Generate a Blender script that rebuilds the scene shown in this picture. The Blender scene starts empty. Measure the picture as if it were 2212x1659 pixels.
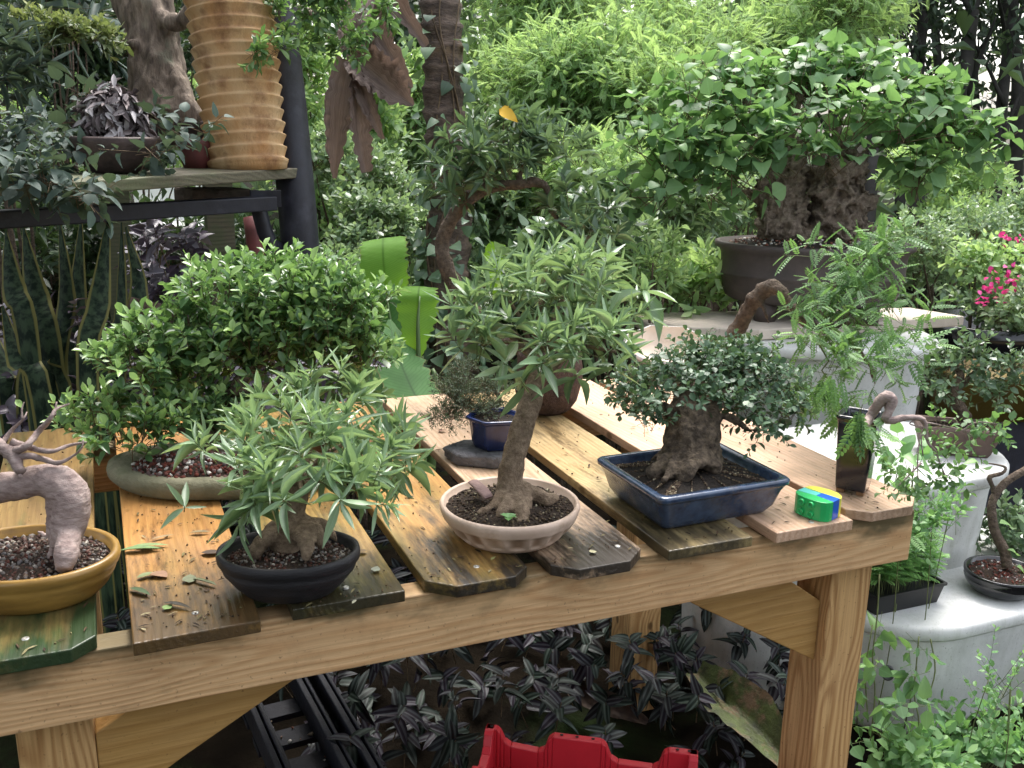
import bpy, math, random
import numpy as np
from mathutils import Vector, Matrix, noise as mnoise
S = bpy.context.scene
C = S.collection
# ------------------------------------------------------------------ camera, sky, sun, exposure
FPX, YAW, PITCH, ROLL = 2114.9, -0.4015, 0.2628, 0.0202
CAM = np.array([-0.5178, -1.0876, 0.5854])
_r = np.array([math.cos(YAW), math.sin(YAW), 0.]); _f = np.array([-math.sin(YAW), math.cos(YAW), 0.]); _u = np.array([0, 0, 1.])
FW = math.cos(PITCH)*_f - math.sin(PITCH)*_u
_u2 = math.sin(PITCH)*_f + math.cos(PITCH)*_u
RT = math.cos(ROLL)*_r + math.sin(ROLL)*_u2
UP = -math.sin(ROLL)*_r + math.cos(ROLL)*_u2
cd = bpy.data.cameras.new('camera'); cam = bpy.data.objects.new('camera', cd); C.objects.link(cam)
cd.sensor_width = 36; cd.lens = 36*FPX/2212; cd.clip_start = .02; cd.clip_end = 300
cam.matrix_world = Matrix([[RT[0], UP[0], -FW[0], CAM[0]], [RT[1], UP[1], -FW[1], CAM[1]], [RT[2], UP[2], -FW[2], CAM[2]], [0, 0, 0, 1]])
S.camera = cam
w = bpy.data.worlds.new('World'); S.world = w; w.use_nodes = True
nt = w.node_tree; nt.nodes.clear()
sky = nt.nodes.new('ShaderNodeTexSky'); sky.sky_type = 'NISHITA'; sky.sun_disc = False
SUN_EL, SUN_AZ = 62, 35          # azimuth measured from +Y towards +X
sky.sun_elevation = math.radians(SUN_EL); sky.sun_rotation = math.radians(SUN_AZ); sky.dust_density = 4; sky.air_density = 1.2
hs = nt.nodes.new('ShaderNodeHueSaturation'); hs.inputs['Saturation'].default_value = .35
bg = nt.nodes.new('ShaderNodeBackground'); bg.inputs[1].default_value = .15
wo = nt.nodes.new('ShaderNodeOutputWorld')
nt.links.new(sky.outputs[0], hs.inputs['Color']); nt.links.new(hs.outputs[0], bg.inputs[0]); nt.links.new(bg.outputs[0], wo.inputs[0])
sd = bpy.data.lights.new('sun', 'SUN'); sd.energy = 1.0; sd.angle = math.radians(25); sd.color = (1, .96, .9)
so = bpy.data.objects.new('sun', sd); C.objects.link(so)
el, az = math.radians(SUN_EL), math.radians(SUN_AZ)
so.rotation_euler = Vector((math.sin(az)*math.cos(el), math.cos(az)*math.cos(el), math.sin(el))).to_track_quat('Z', 'Y').to_euler()
S.view_settings.view_transform = 'Standard'; S.view_settings.look = 'None'; S.view_settings.exposure = 1.8; S.view_settings.gamma = 1
S.cycles.max_bounces = 8; S.cycles.transparent_max_bounces = 8; S.cycles.diffuse_bounces = 4

# ------------------------------------------------------------------ measuring helpers (photo point -> place in the scene)
def ray(px, py): return FW + RT*(px-1106)/FPX - UP*(py-829.5)/FPX
def tz(px, py, z): d = ray(px, py); return CAM + d*(z-CAM[2])/d[2]
def ty(px, py, y): d = ray(px, py); return CAM + d*(y-CAM[1])/d[1]
def at(px, py, d): return CAM + ray(px, py)*d
T = .018      # top of the planks
GZ = -.75     # ground
# ------------------------------------------------------------------ mesh builder
rng = np.random.default_rng(7)
def nrm(a):
    a = np.asarray(a, float); return a/np.maximum(np.linalg.norm(a, axis=-1, keepdims=True), 1e-9)
class MB:
    def __init__(s): s.v = []; s.f = []; s.m = []; s.uv = []; s.r = []; s.n = 0
    def add(s, V, F, mat=0, uv=None, rnd=.5):
        """F: list of int arrays (n,k)"""
        V = np.asarray(V, float).reshape(-1, 3)
        for a in F:
            a = np.asarray(a, int)
            if len(a) == 0: continue
            s.f.append(a + s.n); s.m.append(np.full(len(a), mat))
        s.v.append(V); s.n += len(V)
        s.uv.append(np.zeros((len(V), 2)) if uv is None else uv)
        s.r.append(np.full(len(V), rnd) if np.isscalar(rnd) else rnd)
        return s
    def build(s, name, mats, parent=None, smooth=True, bevel=0, recalc=False):
        me = bpy.data.meshes.new(name)
        V = np.vstack(s.v)
        off = np.array(parent.location) if parent is not None else np.zeros(3)
        if parent is not None and parent.parent is not None: off = off + np.array(parent.parent.location)
        if getattr(s, 'origin', None) is not None: V = V - s.origin; loc = s.origin
        else: V = V - off; loc = (0, 0, 0)
        me.vertices.add(len(V)); me.vertices.foreach_set('co', V.astype(np.float32).ravel())
        tot = np.concatenate([np.full(len(a), a.shape[1]) for a in s.f]); idx = np.concatenate([a.ravel() for a in s.f])
        me.loops.add(len(idx)); me.loops.foreach_set('vertex_index', idx.astype(np.int32))
        me.polygons.add(len(tot)); st = np.concatenate([[0], np.cumsum(tot)[:-1]])
        me.polygons.foreach_set('loop_start', st.astype(np.int32)); me.polygons.foreach_set('loop_total', tot.astype(np.int32))
        me.polygons.foreach_set('material_index', np.concatenate(s.m).astype(np.int32))
        me.polygons.foreach_set('use_smooth', np.full(len(tot), smooth))
        ul = me.uv_layers.new(name='UVMap'); UV = np.vstack(s.uv)[idx]; ul.data.foreach_set('uv', UV.astype(np.float32).ravel())
        at_ = me.attributes.new('rnd', 'FLOAT', 'POINT'); at_.data.foreach_set('value', np.concatenate(s.r).astype(np.float32))
        me.update(calc_edges=True); me.validate()
        for m in (mats if isinstance(mats, (list, tuple)) else [mats]): me.materials.append(m)
        o = bpy.data.objects.new(name, me); C.objects.link(o); o.location = loc
        if recalc:
            import bmesh
            b = bmesh.new(); b.from_mesh(me); bmesh.ops.recalc_face_normals(b, faces=b.faces); b.to_mesh(me); b.free()
        if parent is not None: o.parent = parent
        if bevel:
            bv = o.modifiers.new('bevel', 'BEVEL'); bv.width = bevel; bv.segments = 2; bv.limit_method = 'ANGLE'; bv.angle_limit = math.radians(40)
            if smooth:
                me.shade_smooth() if hasattr(me, 'shade_smooth') else None
        return o
def thing(name, label, cat, loc=(0, 0, 0), group=None):
    o = bpy.data.objects.new(name, None); C.objects.link(o); o.location = [float(v) for v in loc]; o.empty_display_size = .05
    o['label'] = label; o['category'] = cat
    if group: o['group'] = group
    return o
def tag(o, label, cat, group=None, kind=None):
    o['label'] = label; o['category'] = cat
    if group: o['group'] = group
    if kind: o['kind'] = kind
    return o
def dup(root, loc, rz=0, sc=1, label=None):
    r = root.copy(); C.objects.link(r); r.location = loc; r.rotation_euler = (0, 0, rz); r.scale = (sc, sc, sc)
    if label: r['label'] = label
    for ch in list(root.children):
        c = ch.copy(); C.objects.link(c); c.parent = r
        for g in list(ch.children):
            d = g.copy(); C.objects.link(d); d.parent = c
    return r
# ---- shapes
def catmull(P, R, n):
    P = np.asarray(P, float); R = np.asarray(R, float)
    if n <= 1: return P, R
    Q = np.vstack([2*P[0]-P[1], P, 2*P[-1]-P[-2]]); out = []; ro = []
    for i in range(len(P)-1):
        p0, p1, p2, p3 = Q[i:i+4]
        for k in range(n):
            t = k/n
            out.append(.5*((2*p1)+(-p0+p2)*t+(2*p0-5*p1+4*p2-p3)*t*t+(-p0+3*p1-3*p2+p3)*t**3)); ro.append(R[i]*(1-t)+R[i+1]*t)
    out.append(P[-1]); ro.append(R[-1])
    return np.array(out), np.array(ro)
def tube(B, P, R, seg=8, n=4, mat=0, flat=1., jit=0., rnd=.5):
    if np.isscalar(R): R = [R]*len(P)
    P, R = catmull(P, R, n)
    t = nrm(np.gradient(P, axis=0)); a = np.cross(t[0], [0, 0, 1.]);
    if np.linalg.norm(a) < .1: a = np.cross(t[0], [1., 0, 0])
    a = nrm(a); V = []; ang = np.linspace(0, 2*np.pi, seg, endpoint=False)
    for i in range(len(P)):
        a = nrm(a - t[i]*np.dot(a, t[i])); b = np.cross(t[i], a)
        rr = R[i]*(1+jit*rng.normal(size=(seg, 1)))
        V.append(P[i] + rr*(np.cos(ang)[:, None]*a + flat*np.sin(ang)[:, None]*b))
    V = np.vstack(V); m = len(P)
    i, j = np.meshgrid(np.arange(m-1), np.arange(seg), indexing='ij'); j2 = (j+1) % seg
    F = np.stack([i*seg+j, i*seg+j2, (i+1)*seg+j2, (i+1)*seg+j], -1).reshape(-1, 4)
    V = np.vstack([V, P[0], P[-1]]); k = m*seg
    c0 = np.array([[k, (q+1) % seg, q] for q in range(seg)]); c1 = np.array([[k+1, (m-1)*seg+q, (m-1)*seg+(q+1) % seg] for q in range(seg)])
    uv = np.zeros((len(V), 2)); uv[:k, 0] = np.repeat(np.linspace(0, 1, m), seg); uv[:k, 1] = np.tile(ang/6.283, m)
    B.add(V, [F, c0, c1], mat, uv, rnd); return P
def loft(B, rings, mat=0, cap0=True, cap1=True, rnd=.5):
    m = len(rings); seg = len(rings[0]); V = np.vstack(rings)
    i, j = np.meshgrid(np.arange(m-1), np.arange(seg), indexing='ij'); j2 = (j+1) % seg
    F = [np.stack([i*seg+j, i*seg+j2, (i+1)*seg+j2, (i+1)*seg+j], -1).reshape(-1, 4)]
    if cap0:
        V = np.vstack([V, rings[0].mean(0)]); k = len(V)-1; F.append(np.array([[k, (q+1) % seg, q] for q in range(seg)]))
    if cap1:
        V = np.vstack([V, rings[-1].mean(0)]); k = len(V)-1; F.append(np.array([[k, (m-1)*seg+q, (m-1)*seg+(q+1) % seg] for q in range(seg)]))
    B.add(V, F, mat, None, rnd)
def box(B, lo, hi, mat=0, M=None):
    x0, y0, z0 = lo; x1, y1, z1 = hi
    V = np.array([[x0, y0, z0], [x1, y0, z0], [x1, y1, z0], [x0, y1, z0], [x0, y0, z1], [x1, y0, z1], [x1, y1, z1], [x0, y1, z1]], float)
    if M is not None: V = V@M[0].T + M[1]
    B.add(V, [[[3, 2, 1, 0], [4, 5, 6, 7], [0, 1, 5, 4], [1, 2, 6, 5], [2, 3, 7, 6], [3, 0, 4, 7]]], mat)
def prism(B, pts, ext, mat=0):
    """pts: (n,3) planar outline, ext: offset vector"""
    P = np.asarray(pts, float); n = len(P); V = np.vstack([P, P+np.asarray(ext, float)])
    B.add(V, [np.array([list(range(n))[::-1]]), np.array([list(range(n, 2*n))]), np.array([[i, (i+1) % n, n+(i+1) % n, n+i] for i in range(n)])], mat)
def rotz(a): c, s = math.cos(a), math.sin(a); return np.array([[c, -s, 0], [s, c, 0], [0, 0, 1.]])
def sec_ellipse(n=48): a = np.linspace(0, 2*np.pi, n, endpoint=False); return lambda x, y: np.stack([x*np.cos(a), y*np.sin(a), 0*a], -1)
def sec_rrect(k=.12, n=6):
    def f(x, y):
        r = min(x, y)*k; o = []
        for cx, cy, a0 in ((x-r, y-r, 0), (-x+r, y-r, 90), (-x+r, -y+r, 180), (x-r, -y+r, 270)):
            for q in range(n+1): a = math.radians(a0+90*q/n); o.append((cx+r*math.cos(a), cy+r*math.sin(a), 0))
        # densify straight runs
        o = np.array(o); out = []
        for i in range(len(o)):
            p, q2 = o[i], o[(i+1) % len(o)]; out.append(p)
            if (i+1) % (n+1) == 0:
                for t in (.2, .4, .6, .8): out.append(p*(1-t)+q2*t)
        return np.array(out)
    return f
def sec_poly(ns=6, sub=4, r0=0):
    def f(x, y):
        o = []
        for i in range(ns):
            a, b = r0+2*math.pi*i/ns, r0+2*math.pi*(i+1)/ns
            for q in range(sub): t = q/sub; o.append((x*((1-t)*math.cos(a)+t*math.cos(b)), y*((1-t)*math.sin(a)+t*math.sin(b)), 0))
        return np.array(o)
    return f
def pot(name, c, a, b, prof, sec, rot, mats, parent, wob=0, bevel=0):
    """prof: list of (scale or inset tuple, z).  c = centre of the foot"""
    B = MB(); M = rotz(rot); rings = []
    for p in prof:
        s, z = p[0], p[1]; r = sec(a*s, b*s) if not isinstance(s, tuple) else sec(a+s[0], b+s[0])
        r = r.copy(); r[:, 2] = z
        if wob:
            for i in range(len(r)):
                k = 1+wob*mnoise.noise(Vector((r[i, 0]*9, r[i, 1]*9, z*12+c[0]*7))); r[i, :2] *= k
        rings.append(r@M.T + np.asarray(c))
    loft(B, rings); return B.build(name, mats, parent)
def soil(c, a, b, sec, rot, mat, parent, peb=None, npeb=0, mound=.006, psz=.004, name='soil'):
    B = MB(); M = rotz(rot); rings = []
    for s in np.linspace(.06, 1, 14):
        r = sec(a*s, b*s).copy()
        for i in range(len(r)):
            r[i, 2] = mound*(1-s*s) + .0007*mnoise.noise(Vector((r[i, 0]*150, r[i, 1]*150, c[2]*40)))*(s < .95) + .003*mnoise.noise(Vector((r[i, 0]*40, r[i, 1]*40, 3)))
        rings.append(r@M.T + np.asarray(c))
    loft(B, rings[::-1], 0, cap0=False, cap1=True)
    mats = [mat]
    if npeb:
        mats.append(peb); q = np.sqrt(rng.uniform(0, 1, npeb))*.96; th = rng.uniform(0, 6.283, npeb)
        ring = sec(a, b); idx = (rng.uniform(0, len(ring), npeb)).astype(int)
        P = ring[idx]*q[:, None]; P[:, 2] = mound*(1-q*q)+.0005; P = P@M.T + np.asarray(c)
        L = psz*rng.uniform(.5, 1.4, npeb)
        inst(B, PEB, P, nrm(rng.normal(size=(npeb, 3))), nrm(rng.normal(size=(npeb, 3))), L, L*rng.uniform(.6, 1, npeb), rng.uniform(0, 1, npeb), mat=1)
    return B.build(name, mats, parent)
# ---- leaf templates: verts (t along, across, up)
def leafT(n=4, shape='lance', fold=.25, curl=.2, petiole=.0):
    ts = np.linspace(0, 1, n+2); f = {
        'lance': lambda t: np.sin(np.pi*t**.85)**.9, 'obov': lambda t: np.sin(np.pi*t**1.35)**.75, 'ovate': lambda t: np.sin(np.pi*t**.62)**.8,
        'heart': lambda t: np.sin(np.pi*t**.45)**.7, 'blade': lambda t: np.minimum(1, 4*(t+.12))*np.minimum(1, 3.2*(1-t))**.8, 'oval': lambda t: np.sin(np.pi*t)**.6,
        'strap': lambda t: np.minimum(1, 6*(t+.02))*np.minimum(1, 5*(1-t))}[shape]
    wd = np.maximum(f(np.clip(ts, .0001, .9999)), 0)*.5
    V = []; 
    for t, w_ in zip(ts[1:-1], wd[1:-1]):
        z = -curl*t*t; V += [(petiole+(1-petiole)*t, -w_, z+fold*w_), (petiole+(1-petiole)*t, 0, z), (petiole+(1-petiole)*t, w_, z+fold*w_)]
    V = [(petiole, 0, 0)]+V+[(1, 0, -curl)]
    F3 = [(0, 2, 1), (0, 3, 2)]; F4 = []
    for i in range(n-1):
        a = 1+3*i; F4 += [(a, a+1, a+4, a+3), (a+1, a+2, a+5, a+4)]
    a = 1+3*(n-1); e = len(V)-1; F3 += [(a, a+1, e), (a+1, a+2, e)]
    V = np.array(V, float)
    if petiole:
        k = len(V); V = np.vstack([V, [(0, -.02, 0), (0, .02, 0), (petiole+.02, .012, 0), (petiole+.02, -.012, 0)]]); F4.append((k, k+3, k+2, k+1))
    uv = np.stack([V[:, 0], .5+V[:, 1]], -1)
    return dict(v=V, f=[np.array(F3, int).reshape(-1, 3), np.array(F4, int).reshape(-1, 4)], uv=uv)
def kiteT(fold=.3, curl=.15, wide=.45):
    V = np.array([(0, 0, 0), (wide, -.5, fold*.5), (1, 0, -curl), (wide, .5, fold*.5)], float)
    return dict(v=V, f=[np.array([(0, 2, 1), (0, 3, 2)])], uv=np.stack([V[:, 0], .5+V[:, 1]], -1))
LANCE = leafT(4, 'lance', .3, .13); LANCE2 = leafT(3, 'lance', .35, .12); OBOV = leafT(3, 'obov', .35, .2); OVAL = leafT(2, 'oval', .3, .15); OVATE = leafT(4, 'ovate', .22, .3, .18)
HEART = leafT(4, 'heart', .2, .25, .2); KITE = kiteT(); BLADE = leafT(8, 'blade', .35, .05); KITEN = kiteT(.2, .1, .4)
def tmpl_join(L):
    V = []; F3 = []; F4 = []; U = []; k = 0
    for t, M, o in L:
        V.append(t['v']@np.asarray(M).T + o); U.append(t['uv'])
        for a in t['f']:
            if len(a) and a.shape[1] == 3: F3.append(a+k)
            elif len(a): F4.append(a+k)
        k += len(t['v'])
    return dict(v=np.vstack(V), f=[np.vstack(F3) if F3 else np.zeros((0, 3), int), np.vstack(F4) if F4 else np.zeros((0, 4), int)], uv=np.vstack(U))
def frondT(pairs=8, lw=.11, ll=.26, ang=62, curl=.15, base=OVAL, alt=0.):
    L = []
    for i in range(pairs):
        t = (i+1)/(pairs+.6); l = ll*(.65+.35*math.sin(math.pi*t))
        for s in (-1, 1):
            a = math.radians(ang)*s; c_, s_ = math.cos(a), math.sin(a)
            M = np.array([[c_*l, -s_*lw, 0], [s_*l, c_*lw, 0], [0, 0, l]]); L.append((base, M, np.array([t, 0, -curl*t*t])))
    L.append((base, np.diag([.9*ll, lw, ll]), np.array([.96, 0, -curl])))
    V = np.array([(0, -.008, 0), (1, -.004, -curl), (1, .004, -curl), (0, .008, 0), (.5, -.006, -curl*.25), (.5, .006, -curl*.25)], float)
    L.append((dict(v=V, f=[np.zeros((0, 3), int), np.array([(0, 4, 5, 3), (4, 1, 2, 5)])], uv=np.zeros((6, 2))+.5), np.eye(3), np.zeros(3)))
    return tmpl_join(L)
FROND = frondT(); FRONDK = frondT(9, .1, .26, 60, .15, KITE)
TWIG = dict(v=np.array([(0, .5, 0), (0, -.25, .43), (0, -.25, -.43), (1, .3, 0), (1, -.15, .26), (1, -.15, -.26)], float), f=[np.zeros((0, 3), int), np.array([(0, 1, 4, 3), (1, 2, 5, 4), (2, 0, 3, 5)])], uv=np.zeros((6, 2)))
def _ico():
    import bmesh
    b = bmesh.new(); bmesh.ops.create_icosphere(b, subdivisions=1, radius=.5); V = np.array([v.co[:] for v in b.verts]); F = np.array([[v.index for v in f.verts] for f in b.faces]); b.free()
    V = V*(1+.18*np.random.default_rng(3).normal(size=(len(V), 1))); V[:, 2] *= .75
    return dict(v=V, f=[F], uv=np.zeros((len(V), 2)))
PEB = _ico()
def inst(B, Tm, P, A, N, L, W=None, rnd=.5, mat=0, H=None):
    P = np.asarray(P, float); n = len(P)
    if n == 0: return
    X = nrm(A); Y = np.cross(N, X); bad = np.linalg.norm(Y, axis=1) < 1e-3; Y[bad] = np.cross([1., .3, 0], X[bad]); Y = nrm(Y); Z = np.cross(X, Y)
    L = np.broadcast_to(L, (n,)); W = L if W is None else np.broadcast_to(W, (n,)); H = L if H is None else np.broadcast_to(H, (n,))
    v = Tm['v']; k = len(v)
    V = P[:, None] + X[:, None]*(v[None, :, 0:1]*L[:, None, None]) + Y[:, None]*(v[None, :, 1:2]*W[:, None, None]) + Z[:, None]*(v[None, :, 2:3]*H[:, None, None])
    F = [(a[None]+np.arange(n)[:, None, None]*k).reshape(-1, a.shape[1]) for a in Tm['f'] if len(a)]
    r = np.repeat(np.broadcast_to(rnd, (n,)), k)
    B.add(V.reshape(-1, 3), F, mat, np.tile(Tm['uv'], (n, 1)), r)
def twigs(B, P0, P1, w, mat=1):
    d = P1-P0; inst(B, TWIG, P0, d, np.tile([0.1, .2, 1.], (len(P0), 1)), np.linalg.norm(d, axis=1), w, rng.uniform(0, 1, len(P0)), mat, H=w)
def shoots(B, blobs, n, Tm, k, L, W, sl, up=.5, out=1., a0=75, a1=25, droop=0., low=.35, shell=(.55, 1.), mat=0, tw=1, twr=.0012, face=.8, tipb=.35, jl=.25, inner=None, weights=None, rad=.35):
    """leafy shoots spread through ellipsoid blobs: n shoots of k leaves each"""
    cs = np.array([b[0] for b in blobs], float); rs = np.array([b[1] if np.ndim(b[1]) else (b[1],)*3 for b in blobs], float)
    wt = (rs[:, 0]*rs[:, 1]+rs[:, 0]*rs[:, 2]+rs[:, 1]*rs[:, 2]) if weights is None else np.array(weights, float)
    b = rng.choice(len(cs), n, p=wt/wt.sum()); d = nrm(rng.normal(size=(n, 3)))
    flip = (d[:, 2] < 0) & (rng.uniform(size=n) > low); d[flip, 2] *= -1
    s = rng.uniform(shell[0], shell[1], n)
    base = cs[b]+rs[b]*d*s[:, None]
    dr = nrm(d*out + np.array([0, 0, up]) + rad*rng.normal(size=(n, 3)))
    cl = np.array([mnoise.noise(Vector(p)*(1.3/max(rs.mean(), .01))) for p in cs[b]*1.0+d*rs[b]])*.5
    if tw is not None:
        c0 = base-dr*sl*.9 if inner is None else base+(cs[b]-base)*inner
        twigs(B, c0, base+dr*sl, twr, tw)
    p1 = nrm(np.cross(dr, rng.normal(size=(n, 3)))); p2 = np.cross(dr, p1)
    for j in range(k):
        t = (j+.3)/k; az = j*2.4+rng.normal(0, .25, n); a = np.radians(a0+(a1-a0)*t + rng.normal(0, 9, n))
        pr = np.cos(az)[:, None]*p1+np.sin(az)[:, None]*p2
        A = nrm(dr*np.cos(a)[:, None]+pr*np.sin(a)[:, None]+np.array([0, 0, -droop*(1.1-t)]))
        Nn = nrm(dr-A*(dr*A).sum(1, keepdims=True))*.6+np.array([0, 0, face])+.35*rng.normal(size=(n, 3))
        ll = L*(1+jl*rng.normal(size=n)).clip(.45, 1.6)*(1-.3*t if k > 2 else 1)
        rr = np.clip(.38+.16*rng.normal(size=n)+cl*.5+tipb*(t > .6), 0, 1)
        inst(B, Tm, base+dr*(sl*t), A, Nn, ll, ll*W/L*(1+.15*rng.normal(size=n)), rr, mat, H=ll*(.55+.65*rng.normal(size=n)) if len(Tm['v']) < 40 else None)
# ---- sculpted trunks (tubes fused by a voxel remesh, then roughened)
def sculpt(name, tubes, voxel, mats, parent, amps=((40, .003),), extra=None, smooth_it=4, ridge=0.):
    B = MB()
    for P, R, *o in tubes: tube(B, P, R, 10, 4, flat=(o[0] if o else 1.))
    if extra: extra(B)
    ob = B.build(name+'_raw', mats[:1] if isinstance(mats, list) else mats, None)
    md = ob.modifiers.new('r', 'REMESH'); md.mode = 'VOXEL'; md.voxel_size = voxel
    ms = ob.modifiers.new('s', 'SMOOTH'); ms.iterations = smooth_it; ms.factor = .6
    dg = bpy.context.evaluated_depsgraph_get(); me = bpy.data.meshes.new_from_object(ob.evaluated_get(dg))
    old = ob.data; bpy.data.objects.remove(ob); bpy.data.meshes.remove(old)
    n = len(me.vertices); co = np.empty(n*3, np.float32); me.vertices.foreach_get('co', co); co = co.reshape(-1, 3).astype(float)
    no = np.empty(n*3, np.float32); me.vertex_normals.foreach_get('vector', no); no = no.reshape(-1, 3)
    dsp = np.zeros(n)
    for fr, am in amps:
        an = (fr, fr, fr) if np.isscalar(fr) else fr
        dsp += am*np.array([mnoise.noise(Vector((p[0]*an[0], p[1]*an[1], p[2]*an[2]))) for p in co])
    if ridge: dsp -= ridge*np.array([abs(mnoise.noise(Vector((p[0]*30, p[1]*30, p[2]*30))))**.5 for p in co])
    co = co+no*dsp[:, None]; off = np.array(parent.location) if parent is not None else 0
    me.vertices.foreach_set('co', (co-off).astype(np.float32).ravel()); me.update()
    me.polygons.foreach_set('use_smooth', np.full(len(me.polygons), True)); me.materials.clear()
    for m in (mats if isinstance(mats, list) else [mats]): me.materials.append(m)
    o = bpy.data.objects.new(name, me); C.objects.link(o)
    if parent is not None: o.parent = parent
    return o
# ------------------------------------------------------------------ materials
def NT(name):
    m = bpy.data.materials.new(name); m.use_nodes = True; t = m.node_tree; t.nodes.clear()
    return m, t
class G:
    def __init__(s, t): s.t = t
    def n(s, ty_, **kw):
        nd = s.t.nodes.new(ty_)
        for k, v in kw.items():
            if k.startswith('_'): setattr(nd, k[1:], v)
            else:
                key = {'Fac': 'Fac'}.get(k, k); inp = nd.inputs[int(key[1:])] if key[0] == 'i' and key[1:].isdigit() else nd.inputs[key.replace('__', ' ')]
                if hasattr(v, 'is_linked') or isinstance(v, bpy.types.NodeSocket): s.t.links.new(v, inp)
                else: inp.default_value = v
        return nd
    def math(s, op, a, b=0., c=0., clamp=False): nd = s.n('ShaderNodeMath', i0=a, i1=b, i2=c, _operation=op, _use_clamp=clamp); return nd.outputs[0]
    def ramp(s, fac, stops):
        nd = s.n('ShaderNodeValToRGB', Fac=fac); e = nd.color_ramp.elements
        while len(e) < len(stops): e.new(.5)
        for el_, (p, c) in zip(e, stops): el_.position = p; el_.color = (*c, 1) if len(c) == 3 else c
        return nd.outputs[0]
    def mix(s, f, a, b, bt='MIX'): nd = s.n('ShaderNodeMix', _data_type='RGBA', _blend_type=bt, i0=f); \
        s.set(nd.inputs[6], a); s.set(nd.inputs[7], b); return nd.outputs[2]
    def set(s, inp, v):
        if isinstance(v, bpy.types.NodeSocket): s.t.links.new(v, inp)
        else: inp.default_value = (*v, 1) if len(v) == 3 else v
    def noise(s, vec, scale, det=3., rough=.55, dist=0.): return s.n('ShaderNodeTexNoise', Vector=vec, Scale=scale, Detail=det, Roughness=rough, Distortion=dist).outputs[0]
    def mapr(s, v, a, b, c=0., d=1.): return s.n('ShaderNodeMapRange', i0=v, i1=a, i2=b, i3=c, i4=d).outputs[0]
def out(g, sh): g.n('ShaderNodeOutputMaterial', Surface=sh)
def basic(name, c1, c2=None, scale=20., rough=.6, r2=None, bump=0., bscale=60., spec=.4, coat=0., metal=0., c3=None, s3=6., t3=(.55, .7), stretch=(1, 1, 1), det=4.):
    m, t = NT(name); g = G(t); tc = g.n('ShaderNodeTexCoord').outputs['Object']
    v = g.n('ShaderNodeMapping', Vector=tc, Scale=stretch).outputs[0]
    c2 = c2 or tuple(x*.7 for x in c1); nz = g.noise(v, scale, det, .6)
    col = g.ramp(nz, [(.3, c2), (.68, c1)])
    if c3:
        n3 = g.noise(tc, s3, 5., .65); col = g.mix(g.mapr(n3, t3[0], t3[1]), col, c3)
    p = g.n('ShaderNodeBsdfPrincipled'); g.set(p.inputs['Base Color'], col)
    p.inputs['Roughness'].default_value = rough; p.inputs['Specular IOR Level'].default_value = spec; p.inputs['Coat Weight'].default_value = coat; p.inputs['Metallic'].default_value = metal
    p.inputs['Coat Roughness'].default_value = .12
    if r2 is not None: t.links.new(g.mapr(nz, .3, .7, rough, r2), p.inputs['Roughness'])
    if bump:
        bn = g.noise(v, bscale, 6., .65); b = g.n('ShaderNodeBump', Height=bn, Strength=bump, Distance=.01); t.links.new(b.outputs[0], p.inputs['Normal'])
    out(g, p.outputs[0]); return m
def leafm(name, dark, mid, light, rough=.38, tr=.28, rib=.25, spec=.5, ribw=.06, trc=None):
    ds = lambda c: tuple(x*.72+(c[0]*.3+c[1]*.6+c[2]*.1)*.28 for x in c) if c[1] > c[0] else c
    dark, mid, light = ds(dark), ds(mid), ds(light)
    m, t = NT(name); g = G(t); a = g.n('ShaderNodeAttribute', _attribute_name='rnd').outputs['Fac']
    col = g.ramp(a, [(0., dark), (.45, mid), (1., light)])
    uv = g.n('ShaderNodeSeparateXYZ', Vector=g.n('ShaderNodeUVMap', _uv_map='UVMap').outputs[0])
    if rib:
        d = g.math('ABSOLUTE', g.math('SUBTRACT', uv.outputs[1], .5)); rm = g.mapr(d, 0., ribw, rib, 0.)
        vein = g.math('MULTIPLY', g.math('GREATER_THAN', g.math('SINE', g.math('MULTIPLY', g.math('SUBTRACT', uv.outputs[0], d), 75.)), .8), rib*.35)
        col = g.mix(g.math('MAXIMUM', rm, vein), col, tuple(min(1, x*2.2+.04) for x in mid))
    p = g.n('ShaderNodeBsdfPrincipled', Roughness=rough); g.set(p.inputs['Base Color'], col); p.inputs['Specular IOR Level'].default_value = spec
    tl = g.n('ShaderNodeBsdfTranslucent'); tc = g.mix(.5, col, trc or (min(1, mid[0]*2.6+.03), min(1, mid[1]*2.4+.05), mid[2]*1.2)); t.links.new(tc, tl.inputs[0])
    mx = g.n('ShaderNodeMixShader', Fac=tr); t.links.new(p.outputs[0], mx.inputs[1]); t.links.new(tl.outputs[0], mx.inputs[2])
    out(g, mx.outputs[0]); return m
def zebra(name):
    m, t = NT(name); g = G(t); a = g.n('ShaderNodeAttribute', _attribute_name='rnd').outputs['Fac']
    uv = g.n('ShaderNodeSeparateXYZ', Vector=g.n('ShaderNodeUVMap', _uv_map='UVMap').outputs[0])
    d = g.math('ABSOLUTE', g.math('SUBTRACT', uv.outputs[1], .5))
    band = g.ramp(d, [(.0, (0, 0, 0)), (.09, (0, 0, 0)), (.15, (1, 1, 1)), (.25, (1, 1, 1)), (.33, (0, 0, 0))])
    col = g.mix(band, g.ramp(a, [(.3, (.003, .010, .005)), (.8, (.011, .005, .013))]), g.ramp(a, [(.2, (.040, .058, .046)), (.9, (.06, .06, .07))]))
    p = g.n('ShaderNodeBsdfPrincipled', Roughness=.55); p.inputs['Specular IOR Level'].default_value = .25; g.set(p.inputs['Base Color'], col); out(g, p.outputs[0]); return m
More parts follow.
